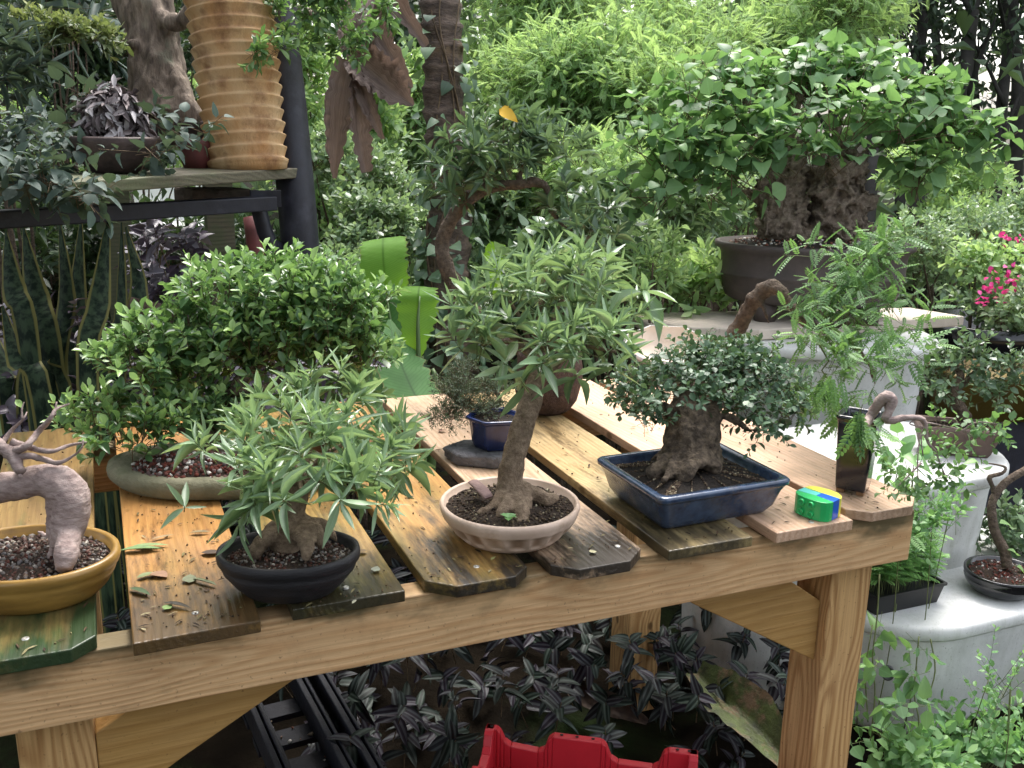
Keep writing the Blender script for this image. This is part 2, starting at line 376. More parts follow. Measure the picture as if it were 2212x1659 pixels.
def wood(name, light, dark, rings=1., stain=None, samt=0., green=None, gamt=0., front=.0, rot=0, seed=0., rough=.6, axis='y', wear=.25, ringc=.6, top=0., mould=.0):
    """solid timber grain: growth rings about a wandering pith line, board axis = local Y (or X/Z)"""
    m, t = NT(name); g = G(t); tc = g.n('ShaderNodeTexCoord').outputs['Object']; oi = g.n('ShaderNodeObjectInfo').outputs['Random']
    sp = g.n('ShaderNodeSeparateXYZ', Vector=tc); ax = {'y': (0, 1, 2), 'x': (1, 0, 2), 'z': (0, 2, 1)}[axis]
    x, y, z = [sp.outputs[i] for i in ax]
    rv = g.math('ADD', g.math('MULTIPLY', oi, 37.), seed)
    yv = g.math('ADD', y, rv)
    low = g.noise(g.n('ShaderNodeCombineXYZ', X=g.math('MULTIPLY', x, 5.), Y=g.math('MULTIPLY', yv, 1.6), Z=g.math('MULTIPLY', z, 5.)).outputs[0], 1.5, 2.)
    low2 = g.noise(g.n('ShaderNodeCombineXYZ', X=rv, Y=g.math('MULTIPLY', yv, 1.1), Z=3.).outputs[0], 1.7, 1.)
    cx = g.math('ADD', x, g.math('MULTIPLY', g.math('SUBTRACT', low2, .5), .12)); cz = g.math('ADD', g.math('SUBTRACT', z, .012), g.math('MULTIPLY', g.math('SUBTRACT', low, .5), .055))
    rr = g.math('SQRT', g.math('ADD', g.math('MULTIPLY', cx, cx), g.math('MULTIPLY', cz, cz)))
    # knots push the rings aside
    kv = g.n('ShaderNodeCombineXYZ', X=g.math('ADD', x, z), Y=g.math('MULTIPLY', yv, .6), Z=0.).outputs[0]
    kn = g.n('ShaderNodeTexVoronoi', Vector=kv, Scale=4.2, _voronoi_dimensions='2D').outputs[0]
    kpush = g.mapr(kn, 0., .14, .014, 0.)
    ph = g.math('MULTIPLY', g.math('ADD', rr, kpush), 620.*rings)
    fine = g.noise(g.n('ShaderNodeCombineXYZ', X=g.math('MULTIPLY', x, 90.), Y=g.math('MULTIPLY', yv, 2.5), Z=g.math('MULTIPLY', z, 90.)).outputs[0], 3., 4.)
    sn = g.math('ADD', g.math('SINE', g.math('ADD', ph, g.math('MULTIPLY', fine, 2.2))), g.math('MULTIPLY', g.math('SUBTRACT', fine, .5), 1.2))
    col = g.mix(g.mapr(sn, -.4, 1.1, 0., ringc), light, dark)
    col = g.mix(g.math('MULTIPLY', g.mapr(fine, .35, .7), .35), col, tuple(v_*.6 for v_ in dark))
    blot = g.noise(tc, 7., 4.); col = g.mix(g.mapr(blot, .45, .75, 0., wear), col, tuple(v_*.75 for v_ in dark))
    col = g.mix(g.mapr(kn, .018, .034, .85, 0.), col, tuple(v_*.35 for v_ in dark))
    md = g.noise(g.n('ShaderNodeMapping', Vector=tc, Scale=(1, .22, 1), Location=(seed, 0, seed)).outputs[0], 19., 7., .75); col = g.mix(g.mapr(md, .52, .62, 0., mould*1.15), col, tuple(v_*.30 for v_ in dark))
    md2 = g.noise(tc, 4.5, 3.); col = g.mix(g.mapr(md2, .4, .65, 0., mould*.8), col, tuple(v_*.85 for v_ in dark))
    spk = g.noise(tc, 190., 2.); col = g.mix(g.mapr(spk, .66, .74, 0., .55), col, tuple(v_*.3 for v_ in dark))
    if top:
        n2 = g.noise(g.n('ShaderNodeCombineXYZ', X=g.math('MULTIPLY', y, 8.), Y=g.math('MULTIPLY', z, 14.), Z=2.).outputs[0], 1., 4., .6)
        col = g.mix(g.math('MULTIPLY', g.mapr(g.math('ADD', n2, g.mapr(z, .0, .052, -.12, .22)), .5, .72), top), col, (.13, .10, .045))
    if green and gamt:
        n1 = g.noise(g.n('ShaderNodeMapping', Vector=tc, Scale=(1, .22, 1), Location=(seed, seed*2, 0)).outputs[0], 17., 5., .65)
        f = g.math('ADD', n1, g.mapr(y, front, front+.4, .26, -.06)); col = g.mix(g.math('MULTIPLY', g.mapr(f, .50, .72), gamt), col, green)
    if stain and samt:
        n1 = g.noise(g.n('ShaderNodeMapping', Vector=tc, Scale=(1, .2, 1), Location=(seed*3, seed, 0)).outputs[0], 22., 6., .7)
        f = g.math('ADD', n1, g.mapr(y, front, front+.26, .27, .0)); col = g.mix(g.math('MULTIPLY', g.mapr(f, .56, .74), samt), col, stain)
    p = g.n('ShaderNodeBsdfPrincipled', Roughness=g.mapr(blot, .4, .65, rough*.75, min(1, rough*1.25))); g.set(p.inputs['Base Color'], col); p.inputs['Specular IOR Level'].default_value = .45
    b = g.n('ShaderNodeBump', Height=g.math('ADD', fine, g.math('MULTIPLY', sn, .25)), Strength=.35, Distance=.002); t.links.new(b.outputs[0], p.inputs['Normal'])
    out(g, p.outputs[0]); return m
def rampmat(name, stops, rough=.7, spec=.3):
    m, t = NT(name); g = G(t); a = g.n('ShaderNodeAttribute', _attribute_name='rnd').outputs['Fac']
    p = g.n('ShaderNodeBsdfPrincipled', Roughness=rough); g.set(p.inputs['Base Color'], g.ramp(a, stops)); p.inputs['Specular IOR Level'].default_value = spec; out(g, p.outputs[0]); return m
# ------------------------------------------------------------------ materials used on the table
M_beam = wood('pine_beam', (.74, .48, .25), (.52, .27, .11), 1.3, axis='x', seed=2, wear=.2, top=.95, ringc=.55, mould=.10)
M_leg = wood('pine_leg', (.60, .37, .16), (.34, .17, .06), 1.5, ringc=.8, axis='z', seed=5, wear=.1)
M_brace = wood('pine_brace', (.46, .27, .09), (.34, .18, .05), .5, axis='x', seed=1, wear=.3)
PK = [  # xl, y front, chamfer left, chamfer right, light, dark, green amt, stain amt
    (-.697, -.022, .02, .026, (.34, .22, .08), (.20, .11, .04), .98, .5, .5),
    (-.520, -.028, 0, 0, (.50, .265, .085), (.33, .15, .045), .3, .7, .8),
    (-.341, -.014, 0, 0, (.40, .26, .075), (.26, .145, .04), .65, .85, .75),
    (-.171, -.028, .034, .026, (.52, .31, .105), (.32, .155, .045), .5, .97, .8),
    (.000, -.038, .030, .034, (.74, .53, .37), (.46, .28, .16), .12, .95, .4),
    (.172, -.028, 0, 0, (.64, .47, .25), (.40, .25, .10), .4, .8, .8),
    (.350, -.032, 0, 0, (.82, .56, .39), (.60, .35, .21), .03, .2, .2),
    (.510, -.018, .030, .030, (.80, .55, .39), (.60, .36, .22), .03, .3, .28)]
table = thing('wooden_table', 'pine plank display table with gapped boards, carrying the bonsai pots', 'table', (0, .4, GZ))
for i, (xl, yf, cl, cr, li, dk, ga, sa, mo) in enumerate(PK):
    pw = .14; y1 = .83+.012*math.sin(i*2.3); B = MB(); o2 = []
    pts = [(xl+cl, yf), (xl+pw-cr, yf)] if True else []
    if cr: pts += [(xl+pw, yf+cr*.9)]
    pts += [(xl+pw, y1), (xl, y1)]
    if cl: pts += [(xl, yf+cl*.9)]
    elif i == 1: pts[0] = (xl, yf-.004)
    skew = {3: .03, 1: -.004}.get(i, 0)
    pts = [(px+skew*(py-.1)*(-1 if i == 3 else 1)*.0+0, py) for px, py in pts]
    prism(B, [(px, py, .0012) for px, py in pts][::1], (0, 0, T-.0012-.0007*(i % 3)))
    B.origin = np.array((xl+.07, 0, 0)) - np.array(table.location)
    m = wood('plank_wood_%s' % 'abcdefgh'[i], li, dk, .9+.1*(i % 3), (.022, .018, .014), sa, (.055, .085, .022) if i else (.025, .075, .022), ga, front=-.03, seed=3.1*i, wear=.35, rough=.42, mould=mo, ringc=.5)
    B.v = [v for v in B.v]; V0 = B.v
    # origin handling: store mesh about the plank's own origin, placed relative to the table
    B.v = [v-(np.array((xl+.07, 0, 0))) + (np.array((xl+.07, 0, 0))-np.array(table.location)) for v in B.v]
    o = B.build('plank', m, table, smooth=False, bevel=.0016, recalc=True)
def tpart(name, lo, hi, m, org, bev=.002):
    B = MB(); box(B, lo, hi); L = np.array(table.location); B.v = [v-L for v in B.v]; B.origin = np.array(org)-L
    return B.build(name, m, table, smooth=False, bevel=bev)
tpart('front_beam', (-.70, 0, -.0865), (.645, .038, 0), M_beam, (0, .02, -.05))
tpart('back_beam', (-.70, .745, -.0865), (.645, .783, -.0005), M_beam, (.4, .76, -.05))
for lx in (-.654, .528):
    tpart('leg', (lx, .0392, GZ-.02), (lx+.083, .122, -.002), M_leg, (lx+.02, .075, -.3), .003)
    tpart('leg', (lx, .661, GZ-.02), (lx+.083, .744, -.002), M_leg, (lx+.03, .7, -.2), .003)
for pts, y0 in (([(-.289, -.088), (-.47, -.188), (-.5705, -.2475), (-.5705, -.132), (-.545, -.118), (-.50, -.088)], .042), ([(.283, -.129), (.5275, -.276), (.5275, -.167), (.463, -.121), (.40, -.088), (.22, -.088)], .058)):
    B = MB(); prism(B, [(x, y0, z) for x, z in pts], (0, .035, 0)); L = np.array(table.location); B.v = [v-L for v in B.v]; B.origin = np.array((pts[0][0], y0, -.1))-L
    B.build('brace', M_brace, table, smooth=False, bevel=.002, recalc=True)
M_scr = basic('screw_zinc', (.62, .6, .55), rough=.35, metal=.6)
for px, py in ((55, 1380), (422, 1323), (747, 1269), (1029, 1224), (1334, 1180), (1752, 1128)):
    c = tz(px, py, T); B = MB(); e = sec_ellipse(14)
    loft(B, [e(.0042, .0042)+c-(0, 0, .003), e(.0042, .0042)+c+(0, 0, .0006), e(.003, .003)+c+(0, 0, .0012), e(.0012, .0012)+c+(0, 0, .0002)])
    B.build('screw', M_scr, table)
# ------------------------------------------------------------------ soils, barks, leaves
M_soil = basic('potting_soil', (.055, .033, .02), (.012, .008, .006), 220, .95, bump=.8, bscale=240)
M_soilb = basic('dark_wet_soil', (.035, .024, .016), (.008, .006, .005), 260, .85, bump=1, bscale=260)
M_peb = rampmat('mixed_gravel', [(0, (.05, .03, .02)), (.3, (.16, .05, .03)), (.55, (.3, .24, .17)), (.75, (.22, .2, .19)), (.9, (.6, .57, .52))], .6)
M_pebm = rampmat('dull_mixed_gravel', [(0, (.03, .02, .015)), (.35, (.09, .03, .02)), (.6, (.15, .12, .09)), (.85, (.12, .11, .11)), (1, (.42, .38, .32))], .7)
M_pebd = rampmat('dark_grit', [(0, (.02, .014, .01)), (.6, (.07, .045, .03)), (.92, (.16, .12, .07)), (1, (.4, .36, .25))], .8)
M_pebr = rampmat('lava_gravel', [(0, (.05, .015, .012)), (.5, (.14, .035, .022)), (.8, (.10, .09, .09)), (1, (.7, .66, .6))], .8)
B_grey = basic('smooth_grey_bark', (.42, .33, .30), (.24, .17, .155), 75, .75, bump=.5, bscale=70, c3=(.13, .09, .075), s3=12, t3=(.58, .75), stretch=(1, 1, 2.5))
B_tan = basic('tan_fig_bark', (.34, .25, .17), (.15, .10, .065), 110, .8, bump=.9, bscale=160, c3=(.10, .07, .045), s3=18, t3=(.55, .75))
B_brn = basic('brown_bark', (.20, .145, .105), (.075, .053, .038), 95, .85, bump=1, bscale=140, c3=(.045, .032, .024), s3=14, t3=(.55, .75))
B_drk = basic('dark_knotted_bark', (.25, .19, .13), (.045, .032, .024), 100, .85, bump=1, bscale=150, c3=(.03, .022, .017), s3=20, t3=(.5, .7))
B_twg = basic('twig_bark', (.16, .11, .06), (.08, .055, .035), 60, .8)
B_gtw = basic('green_twig', (.16, .20, .07), (.09, .10, .04), 60, .7)
L_wil = leafm('narrow_fig_leaf', (.06, .14, .055), (.16, .30, .13), (.32, .50, .22), .33, .30, .35, .65)
L_wil2 = leafm('narrow_fig_leaf_shaded', (.05, .14, .05), (.11, .25, .10), (.23, .42, .14), .40, .28, .35)
L_fic = leafm('small_fig_leaf', (.03, .10, .03), (.075, .21, .045), (.36, .60, .10), .30, .30, .12)
L_box = leafm('small_round_leaf', (.025, .075, .035), (.055, .14, .06), (.15, .28, .11), .42, .18, .0, .35)
L_jun = leafm('juniper_needle', (.04, .075, .035), (.075, .13, .055), (.15, .20, .08), .6, .12, 0)
L_lan = leafm('glossy_dark_leaf', (.04, .09, .04), (.085, .18, .08), (.22, .36, .14), .28, .25, .12, .5)
L_tam = leafm('feathery_leaf', (.045, .14, .035), (.09, .25, .05), (.24, .50, .08), .5, .32, 0)
L_big = leafm('broad_leaf', (.05, .14, .045), (.09, .24, .065), (.26, .50, .09), .42, .38, .2, .35)
# ------------------------------------------------------------------ a: mustard pot, arched grey trunk
C0 = (-.628, .14, T); t = thing('bonsai', 'arched grey-trunk bonsai with bare branches in a mustard yellow oval pot', 'bonsai', C0)
M_must = basic('mustard_glaze', (.36, .21, .05), (.20, .11, .025), 14, .4, bump=.08, bscale=30, c3=(.16, .09, .03), s3=22, t3=(.6, .78), coat=.25, stretch=(1, 1, 4))
EL = sec_ellipse(56)
pa, pb, pr_ = .106, .084, math.radians(-24)
pot('pot', C0, pa, pb, [(.72, 0), (.78, .004), (.87, .014), (.95, .029), (.965, .034), (.955, .037), (1.0, .040), (1.02, .047), (1.01, .053), (.96, .0545), (.925, .052), (.905, .040), (.5, .036)], EL, pr_, M_must, t, wob=.012)
soil((C0[0], C0[1], C0[2]+.042), pa*.905, pb*.905, EL, pr_, M_soil, t, M_pebm, 1300, .006, .0055)
d0 = 1.195
TR = [([at(-70, 1068, d0+.02), at(-15, 1056, d0+.01), at(40, 1050, d0), at(88, 1038, d0-.005), at(126, 1040, d0-.01), at(150, 1070, d0-.01), at(154, 1110, d0-.01), at(143, 1150, d0-.01), at(134, 1185, d0-.01)], [.019, .019, .019, .019, .0215, .0235, .0225, .020, .014]),
      ([at(112, 1055, d0), at(114, 1120, d0), at(118, 1175, d0-.005), at(104, 1212, d0-.015)], [.008, .009, .008, .004]),
      ([at(150, 1130, d0-.01), at(161, 1175, d0-.02), at(174, 1208, d0-.03)], [.009, .006, .003]),
      ([at(146, 1140, d0-.01), at(144, 1195, d0-.045), at(138, 1232, d0-.055)], [.013, .015, .010]),
      ([at(135, 1140, d0), at(108, 1158, d0+.01), at(80, 1148, d0+.03)], [.008, .005, .003])]
sculpt('trunk', TR, .0032, B_grey, t, ((45, .003), ((90, 90, 420), .0007), (200, .0012)), smooth_it=3)
B = MB()
for P_, R_ in (([(-30, 940), (0, 965), (30, 985), (45, 1020)], [.012, .012, .011, .008]), ([(20, 975), (55, 965), (85, 930), (108, 905), (120, 885), (150, 872)], [.007, .006, .005, .004, .0025, .0015]),
               ([(25, 955), (70, 968), (110, 975), (150, 962), (186, 955)], [.007, .005, .004, .003, .0015]), ([(20, 990), (60, 985), (95, 992), (125, 1000), (158, 985), (176, 968), (180, 950)], [.006, .006, .005, .004, .002, .0015, .001]),
               ([(0, 965), (25, 930), (50, 905), (58, 890)], [.005, .003, .002, .001]), ([(118, 897), (122, 868)], [.0025, .0015]), ([(15, 985), (45, 1030), (30, 1015)], [.004, .003, .002]), ([(48, 905), (47, 885), (52, 868)], [.002, .0015, .0008])):
    tube(B, [at(x, y, d0-.02+.012*math.sin(x*.1)) for x, y in P_], [q_*.72 for q_ in R_], 8, 5, 0, jit=.12)
B.build('branch', B_grey, t)
for PP in (at(50, 882, d0-.02), at(117, 872, d0-.02), at(150, 868, d0-.01)):
    B = MB(); inst(B, OBOV, [PP, PP], rng.normal(size=(2, 3))*.6+np.array([0, 0, .8]), rng.normal(size=(2, 3))*.4+np.array([0, 0, 1.]), .014, .008, .9); B.build('leaf', L_fic, t)
# ------------------------------------------------------------------ b: small-leaved fig on stone slab
C0 = tz(478, 1035, T); t = thing('bonsai', 'wide leafy fig bonsai with bright shoot tips growing on a flat mossy stone slab', 'bonsai', C0)
M_slab = basic('mossy_stone', (.27, .25, .17), (.14, .14, .085), 12, .9, bump=.7, bscale=45, c3=(.09, .12, .045), s3=9, t3=(.5, .7))
pot('stone_slab', C0, .185, .105, [(.86, 0), (.95, .004), (1.0, .014), (1.0, .022), (.97, .030), (.90, .034), (.70, .033), (.62, .027), (.3, .027)], EL, math.radians(-22), M_slab, t, wob=.10)
cs = tz(420, 1012, T+.028); soil(cs, .105, .062, EL, math.radians(-22), M_soil, t, M_pebr, 700, .022, .0075)
d0 = 1.62
sculpt('trunk', [([at(445, 1010, 1.56), at(440, 985, d0), at(450, 930, d0), at(480, 880, d0+.02), at(520, 820, d0+.03), at(580, 760, d0+.05)], [.012, .016, .014, .013, .012, .01]),
                 ([at(440, 985, d0), at(475, 975, d0-.02), at(490, 1000, d0-.05)], [.012, .008, .004]), ([at(445, 995, d0), at(400, 1000, d0-.02), at(360, 1012, d0-.04)], [.012, .009, .004]),
                 ([at(450, 930, d0), at(400, 880, d0), at(350, 840, d0), at(300, 810, d0)], [.010, .008, .006, .004]), ([at(445, 950, d0), at(380, 925, d0), at(300, 920, d0-.02), at(220, 900, d0)], [.009, .007, .005, .003]),
                 ([at(500, 850, d0), at(600, 830, d0+.04), at(720, 790, d0+.05)], [.010, .008, .005]), ([at(460, 930, d0), at(540, 900, d0), at(600, 880, d0)], [.009, .006, .004])], .0045, B_drk, t, ((60, .003),))
B = MB()
bl = [(at(620, 640, 1.72), (.135, .12, .060)), (at(500, 650, 1.66), (.085, .08, .055)), (at(720, 690, 1.70), (.095, .09, .075)), (at(775, 775, 1.72), (.06, .08, .075)), (at(390, 735, 1.62), (.085, .07, .045)),
      (at(310, 800, 1.58), (.075, .07, .04)), (at(450, 800, 1.66), (.10, .08, .05)), (at(215, 895, 1.58), (.065, .05, .030)), (at(285, 945, 1.52), (.075, .05, .032)), (at(410, 900, 1.60), (.065, .05, .030)),
      (at(560, 740, 1.66), (.13, .09, .05)), (at(500, 900, 1.64), (.06, .05, .035)), (at(660, 780, 1.76), (.12, .08, .055))]
shoots(B, bl, 1150, OBOV, 7, .0235, .0105, .026, up=.9, a0=70, a1=22, low=.45, shell=(.35, 1.15), tipb=.42, twr=.0016)
B.build('foliage', [L_fic, B_twg], t)
# ------------------------------------------------------------------ c: black oval pot
C0 = (-.334, .036, T); t = thing('bonsai', 'spreading narrow-leaved bonsai with humped roots in a matte black oval pot', 'bonsai', C0)
M_blk = basic('black_clay', (.030, .028, .031), (.016, .015, .017), 20, .55, bump=.35, bscale=25, stretch=(1, 1, 5), c3=(.06, .056, .06), s3=14, t3=(.6, .8))
pa, pb, pr_ = .087, .064, math.radians(-17)
pot('pot', C0, pa, pb, [(.60, 0), (.66, .003), (.78, .014), (.92, .030), (.945, .036), (.93, .040), (.99, .043), (1.0, .050), (.985, .056), (.93, .0565), (.90, .052), (.89, .04), (.5, .04)], EL, pr_, M_blk, t, wob=.02)
soil((C0[0], C0[1], C0[2]+.042), pa*.9, pb*.9, EL, pr_, M_soil, t, M_pebm, 800, .008, .0045)
d0 = 1.215
sculpt('trunk', [([at(625, 1205, d0), at(618, 1170, d0), at(625, 1130, d0), at(640, 1080, d0), at(660, 1020, d0)], [.018, .021, .018, .014, .010]),
                 ([at(615, 1150, d0), at(580, 1160, d0-.02), at(556, 1185, d0-.025), at(553, 1210, d0-.02)], [.016, .012, .009, .005]),
                 ([at(630, 1150, d0), at(652, 1155, d0-.03), at(662, 1180, d0-.05), at(660, 1212, d0-.06)], [.014, .010, .010, .005]),
                 ([at(640, 1140, d0), at(675, 1142, d0-.02), at(692, 1160, d0-.03), at(695, 1188, d0-.03)], [.013, .009, .008, .004]),
                 ([at(645, 1130, d0), at(690, 1130, d0), at(715, 1150, d0), at(728, 1172, d0)], [.012, .008, .007, .003]),
                 ([at(610, 1150, d0), at(590, 1140, d0+.01), at(560, 1165, d0+.01)], [.012, .009, .004])], .0032, B_tan, t, ((60, .003), (150, .0015)))
B = MB(); P0 = at(650, 1050, d0)
ctr = [(650, 985, 1.205), (560, 985, 1.215), (600, 930, 1.275), (740, 960, 1.235), (820, 985, 1.275), (700, 880, 1.335), (540, 1050, 1.155), (760, 1060, 1.155), (650, 1060, 1.135), (850, 1010, 1.315)]
for x, y, d in ctr: tube(B, [P0, (P0+at(x, y, d))/2+np.array([0, 0, .01]), at(x, y, d)], [.005, .0035, .002], 6, 4, 0, jit=.06)
B.build('branch', B_tan, t)
B = MB(); RS = [(.055, .05, .04), (.06, .05, .035), (.055, .05, .035), (.055, .05, .035), (.05, .05, .03), (.05, .05, .04), (.05, .04, .03), (.05, .04, .025), (.06, .04, .03), (.035, .04, .025)]
shoots(B, [(at(*c_), r_) for c_, r_ in zip(ctr, RS)], 68, LANCE, 13, .043, .0068, .022, up=.75, a0=88, a1=22, droop=.02, low=.5, shell=(.45, 1.15), tipb=.15, twr=.0016)
for x, y, d, n in ((398, 1100, 1.135, 4), (555, 1095, 1.105, 8), (620, 1085, 1.095, 9), (735, 1085, 1.105, 9), (700, 800, 1.355, 6), (768, 1060, 1.135, 7)):
    shoots(B, [(at(x, y, d), .006)], 1, LANCE, n, .056, .011, .008, up=.8, a0=95, a1=60, droop=.25, tipb=.1, twr=.0018, shell=(0, .3))
B.build('foliage', [L_wil, B_gtw], t)
# ------------------------------------------------------------------ d: cream carved pot, tall trunk
C0 = (-.014, .098, T); t = thing('bonsai', 'tall bare-trunked bonsai with willow-like crown in a round cream pot with scalloped side', 'bonsai', C0)
M_crm = basic('cream_stoneware', (.70, .54, .44), (.50, .36, .27), 16, .55, bump=.12, bscale=40, c3=(.30, .19, .11), s3=10, t3=(.55, .75), spec=.35)
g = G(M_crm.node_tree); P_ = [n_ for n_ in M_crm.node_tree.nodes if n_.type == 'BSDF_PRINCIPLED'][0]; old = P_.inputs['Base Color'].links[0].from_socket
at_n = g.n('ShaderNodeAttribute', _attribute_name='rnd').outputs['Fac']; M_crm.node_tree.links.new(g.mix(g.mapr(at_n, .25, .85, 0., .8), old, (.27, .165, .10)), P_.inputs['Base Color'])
B = MB(); rings = []; a = np.linspace(0, 2*np.pi, 380, endpoint=False); RN = []
prf = [(.66, 0), (.72, .003)]+[(float(np.interp(z, [.003, .018, .032, .041], [.72, .88, .965, 1.0])), float(z)) for z in np.linspace(.005, .039, 18)]+[(1.0, .041), (1.012, .046), (1.0, .050), (.97, .052), (.935, .050), (.92, .042), (.5, .04)]
for s, z in prf:
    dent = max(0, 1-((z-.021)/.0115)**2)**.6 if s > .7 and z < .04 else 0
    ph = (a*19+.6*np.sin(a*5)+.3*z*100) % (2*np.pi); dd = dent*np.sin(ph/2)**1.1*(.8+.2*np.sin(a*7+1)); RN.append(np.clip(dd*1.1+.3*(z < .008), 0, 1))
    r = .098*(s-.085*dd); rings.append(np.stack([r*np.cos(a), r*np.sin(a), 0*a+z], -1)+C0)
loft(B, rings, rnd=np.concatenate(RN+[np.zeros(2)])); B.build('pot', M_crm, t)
soil((C0[0], C0[1], C0[2]+.042), .09, .09, EL, 0, M_soil, t, M_pebd, 1100, .006, .0042)
d0 = 1.390
sculpt('trunk', [([at(1108, 1085, d0), at(1098, 1050, d0), at(1106, 1010, d0), at(1118, 960, d0+.005), at(1135, 900, d0+.01), at(1152, 850, d0+.02), at(1160, 790, d0+.03), at(1150, 730, d0+.05)], [.023, .0185, .0175, .0175, .017, .015, .012, .009]),
                 ([at(1100, 1060, d0), at(1076, 1085, d0-.02), at(1058, 1100, d0-.03), at(1030, 1108, d0-.045)], [.013, .010, .008, .004]),
                 ([at(1105, 1065, d0), at(1092, 1095, d0-.04), at(1078, 1118, d0-.06)], [.013, .010, .006]),
                 ([at(1112, 1065, d0), at(1126, 1100, d0-.04), at(1128, 1128, d0-.06), at(1130, 1145, d0-.07)], [.014, .012, .0105, .006]),
                 ([at(1115, 1065, d0), at(1140, 1085, d0-.02), at(1148, 1105, d0-.03)], [.013, .009, .004]),
                 ([at(1115, 1060, d0), at(1150, 1065, d0), at(1180, 1078, d0-.01), at(1205, 1072, d0)], [.014, .012, .011, .007]),
                 ([at(1180, 1078, d0-.01), at(1178, 1092, d0-.02)], [.009, .004]), ([at(1152, 850, d0+.02), at(1180, 810, d0+.03), at(1230, 760, d0+.03)], [.010, .007, .005]),
                 ([at(1160, 790, d0+.03), at(1120, 740, d0+.03), at(1080, 700, d0+.02)], [.008, .006, .004])], .0034, B_tan, t, ((45, .003), (130, .0016)), smooth_it=4)
B = MB(); P_ = [at(1022, 1040, 1.395), at(1042, 1058, 1.375), at(1056, 1075, 1.365)]; tube(B, P_, [.009, .010, .008], 8, 3, 0, .35); B.build('rock_chip', basic('pink_rock', (.33, .22, .2), (.2, .13, .12), 40, .8, bump=.5), t)
B = MB(); P0 = at(1150, 760, d0+.04)
ctr = [(1180, 640, 1.425), (1100, 650, 1.405), (1260, 640, 1.425), (1320, 680, 1.425), (1060, 700, 1.395), (1160, 720, 1.365), (1250, 740, 1.365), (1330, 760, 1.365), (1040, 745, 1.365), (1180, 600, 1.465), (1260, 590, 1.485)]
for x, y, d in ctr: tube(B, [P0, (P0+at(x, y, d))/2+np.array([0, 0, .01]), at(x, y, d)], [.005, .0035, .002], 6, 4, 0, jit=.06)
B.build('branch', B_tan, t)
B = MB(); RS = [(.075, .07, .035), (.06, .06, .035), (.065, .06, .035), (.06, .06, .035), (.05, .05, .025), (.08, .06, .025), (.07, .06, .025), (.05, .05, .025), (.035, .04, .015), (.06, .06, .025), (.05, .05, .02)]
shoots(B, [(at(*c_), r_) for c_, r_ in zip(ctr, RS)], 72, LANCE, 12, .043, .0066, .026, up=.7, a0=88, a1=24, droop=.03, low=.4, shell=(.4, 1.2), tipb=.12, twr=.0016)
for x, y, d, n in ((1135, 835, 1.305, 5), (1250, 820, 1.305, 7), (1170, 790, 1.305, 6), (1330, 800, 1.345, 6), (1000, 760, 1.345, 5), (1080, 790, 1.345, 6), (1390, 640, 1.445, 7)):
    shoots(B, [(at(x, y, d), .006)], 1, LANCE, n, .062, .0135, .01, up=.8, a0=100, a1=60, droop=.35, tipb=.05, twr=.0018, shell=(0, .3))
B.build('foliage', [L_wil, B_gtw], t)
B = MB(); c_ = at(1098, 1122, 1.315); c_[2] = T+.052
inst(B, OVAL, np.tile(c_, (5, 1)), np.array([(1, 0, .5), (-.8, .4, .6), (.3, 1, .4), (-.4, -1, .3), (.8, -.7, .5)]), np.tile([0, 0, 1.], (5, 1)), .012, .011, .85); B.build('clover_sprout', leafm('clover_leaf', (.06, .25, .05), (.12, .4, .08), (.2, .5, .1)), t)
# ------------------------------------------------------------------ e: juniper on grey stone
Cs = np.array((.070, .405, T)); M_ston = basic('rough_grey_stone', (.21, .205, .22), (.10, .10, .105), 50, .9, bump=1, bscale=80, c3=(.06, .06, .06), s3=30, t3=(.55, .75))
B = MB(); e = sec_poly(7, 5, .4); rings = []
for s, z in ((.93, 0), (1, .004), (.98, .011), (1.0, .017), (.97, .021), (.5, .0212)):
    r = e(.074*s, .052*s)@rotz(-.42).T; r[:, 2] = z
    for q in r: k = 1+.10*mnoise.noise(Vector((q[0]*60, q[1]*60, z*90)))*(z < .02); q[:2] *= k
    rings.append(r+Cs)
loft(B, rings); B.origin = Cs; o = B.build('flat_stone', M_ston, None); tag(o, 'flat rough grey stone under the small blue hexagonal pot', 'stone')
C0 = (.086, .408, T+.021); t = thing('bonsai', 'tiny juniper bonsai leaning left in a small cobalt blue hexagonal pot', 'bonsai', C0)
M_cob = basic('cobalt_glaze', (.018, .032, .115), (.007, .012, .05), 25, .18, coat=.5, c3=(.04, .06, .12), s3=30, t3=(.6, .8), bump=.08)
HX = sec_poly(6, 5, .12)
pot('pot', C0, .049, .049, [(.66, 0), (.70, .003), (.72, .004), (.80, .012), (.90, .048), (.93, .050), (1.03, .052), (1.05, .056), (.99, .058), (.92, .055), (.86, .05), (.5, .048)], HX, -.3, M_cob, t)
soil((C0[0], C0[1], C0[2]+.050), .042, .042, HX, -.3, M_soilb, t, M_pebd, 150, .004, .003)
d0 = 1.74
sculpt('trunk', [([at(1068, 908, d0), at(1070, 885, d0), at(1078, 865, d0), at(1070, 845, d0+.01), at(1040, 830, d0)], [.006, .0055, .005, .004, .003]), ([at(1070, 870, d0), at(1040, 880, d0), at(1000, 880, d0), at(960, 900, d0)], [.004, .003, .0025, .0015])], .002, B_brn, t, ((120, .0012),))
B = MB(); bl = [(at(985, 845, 1.73), (.045, .04, .035)), (at(1010, 870, 1.72), (.04, .04, .035)), (at(1065, 845, 1.73), (.042, .04, .026)), (at(970, 900, 1.7), (.035, .035, .026)), (at(930, 905, 1.7), (.012, .012, .012)), (at(1055, 885, 1.70), (.03, .03, .02)), (at(1000, 800, 1.76), (.03, .03, .02))]
shoots(B, bl, 900, KITEN, 9, .0062, .0016, .013, up=.3, a0=70, a1=20, low=.5, shell=(.2, 1.), tipb=.1, twr=.0007)
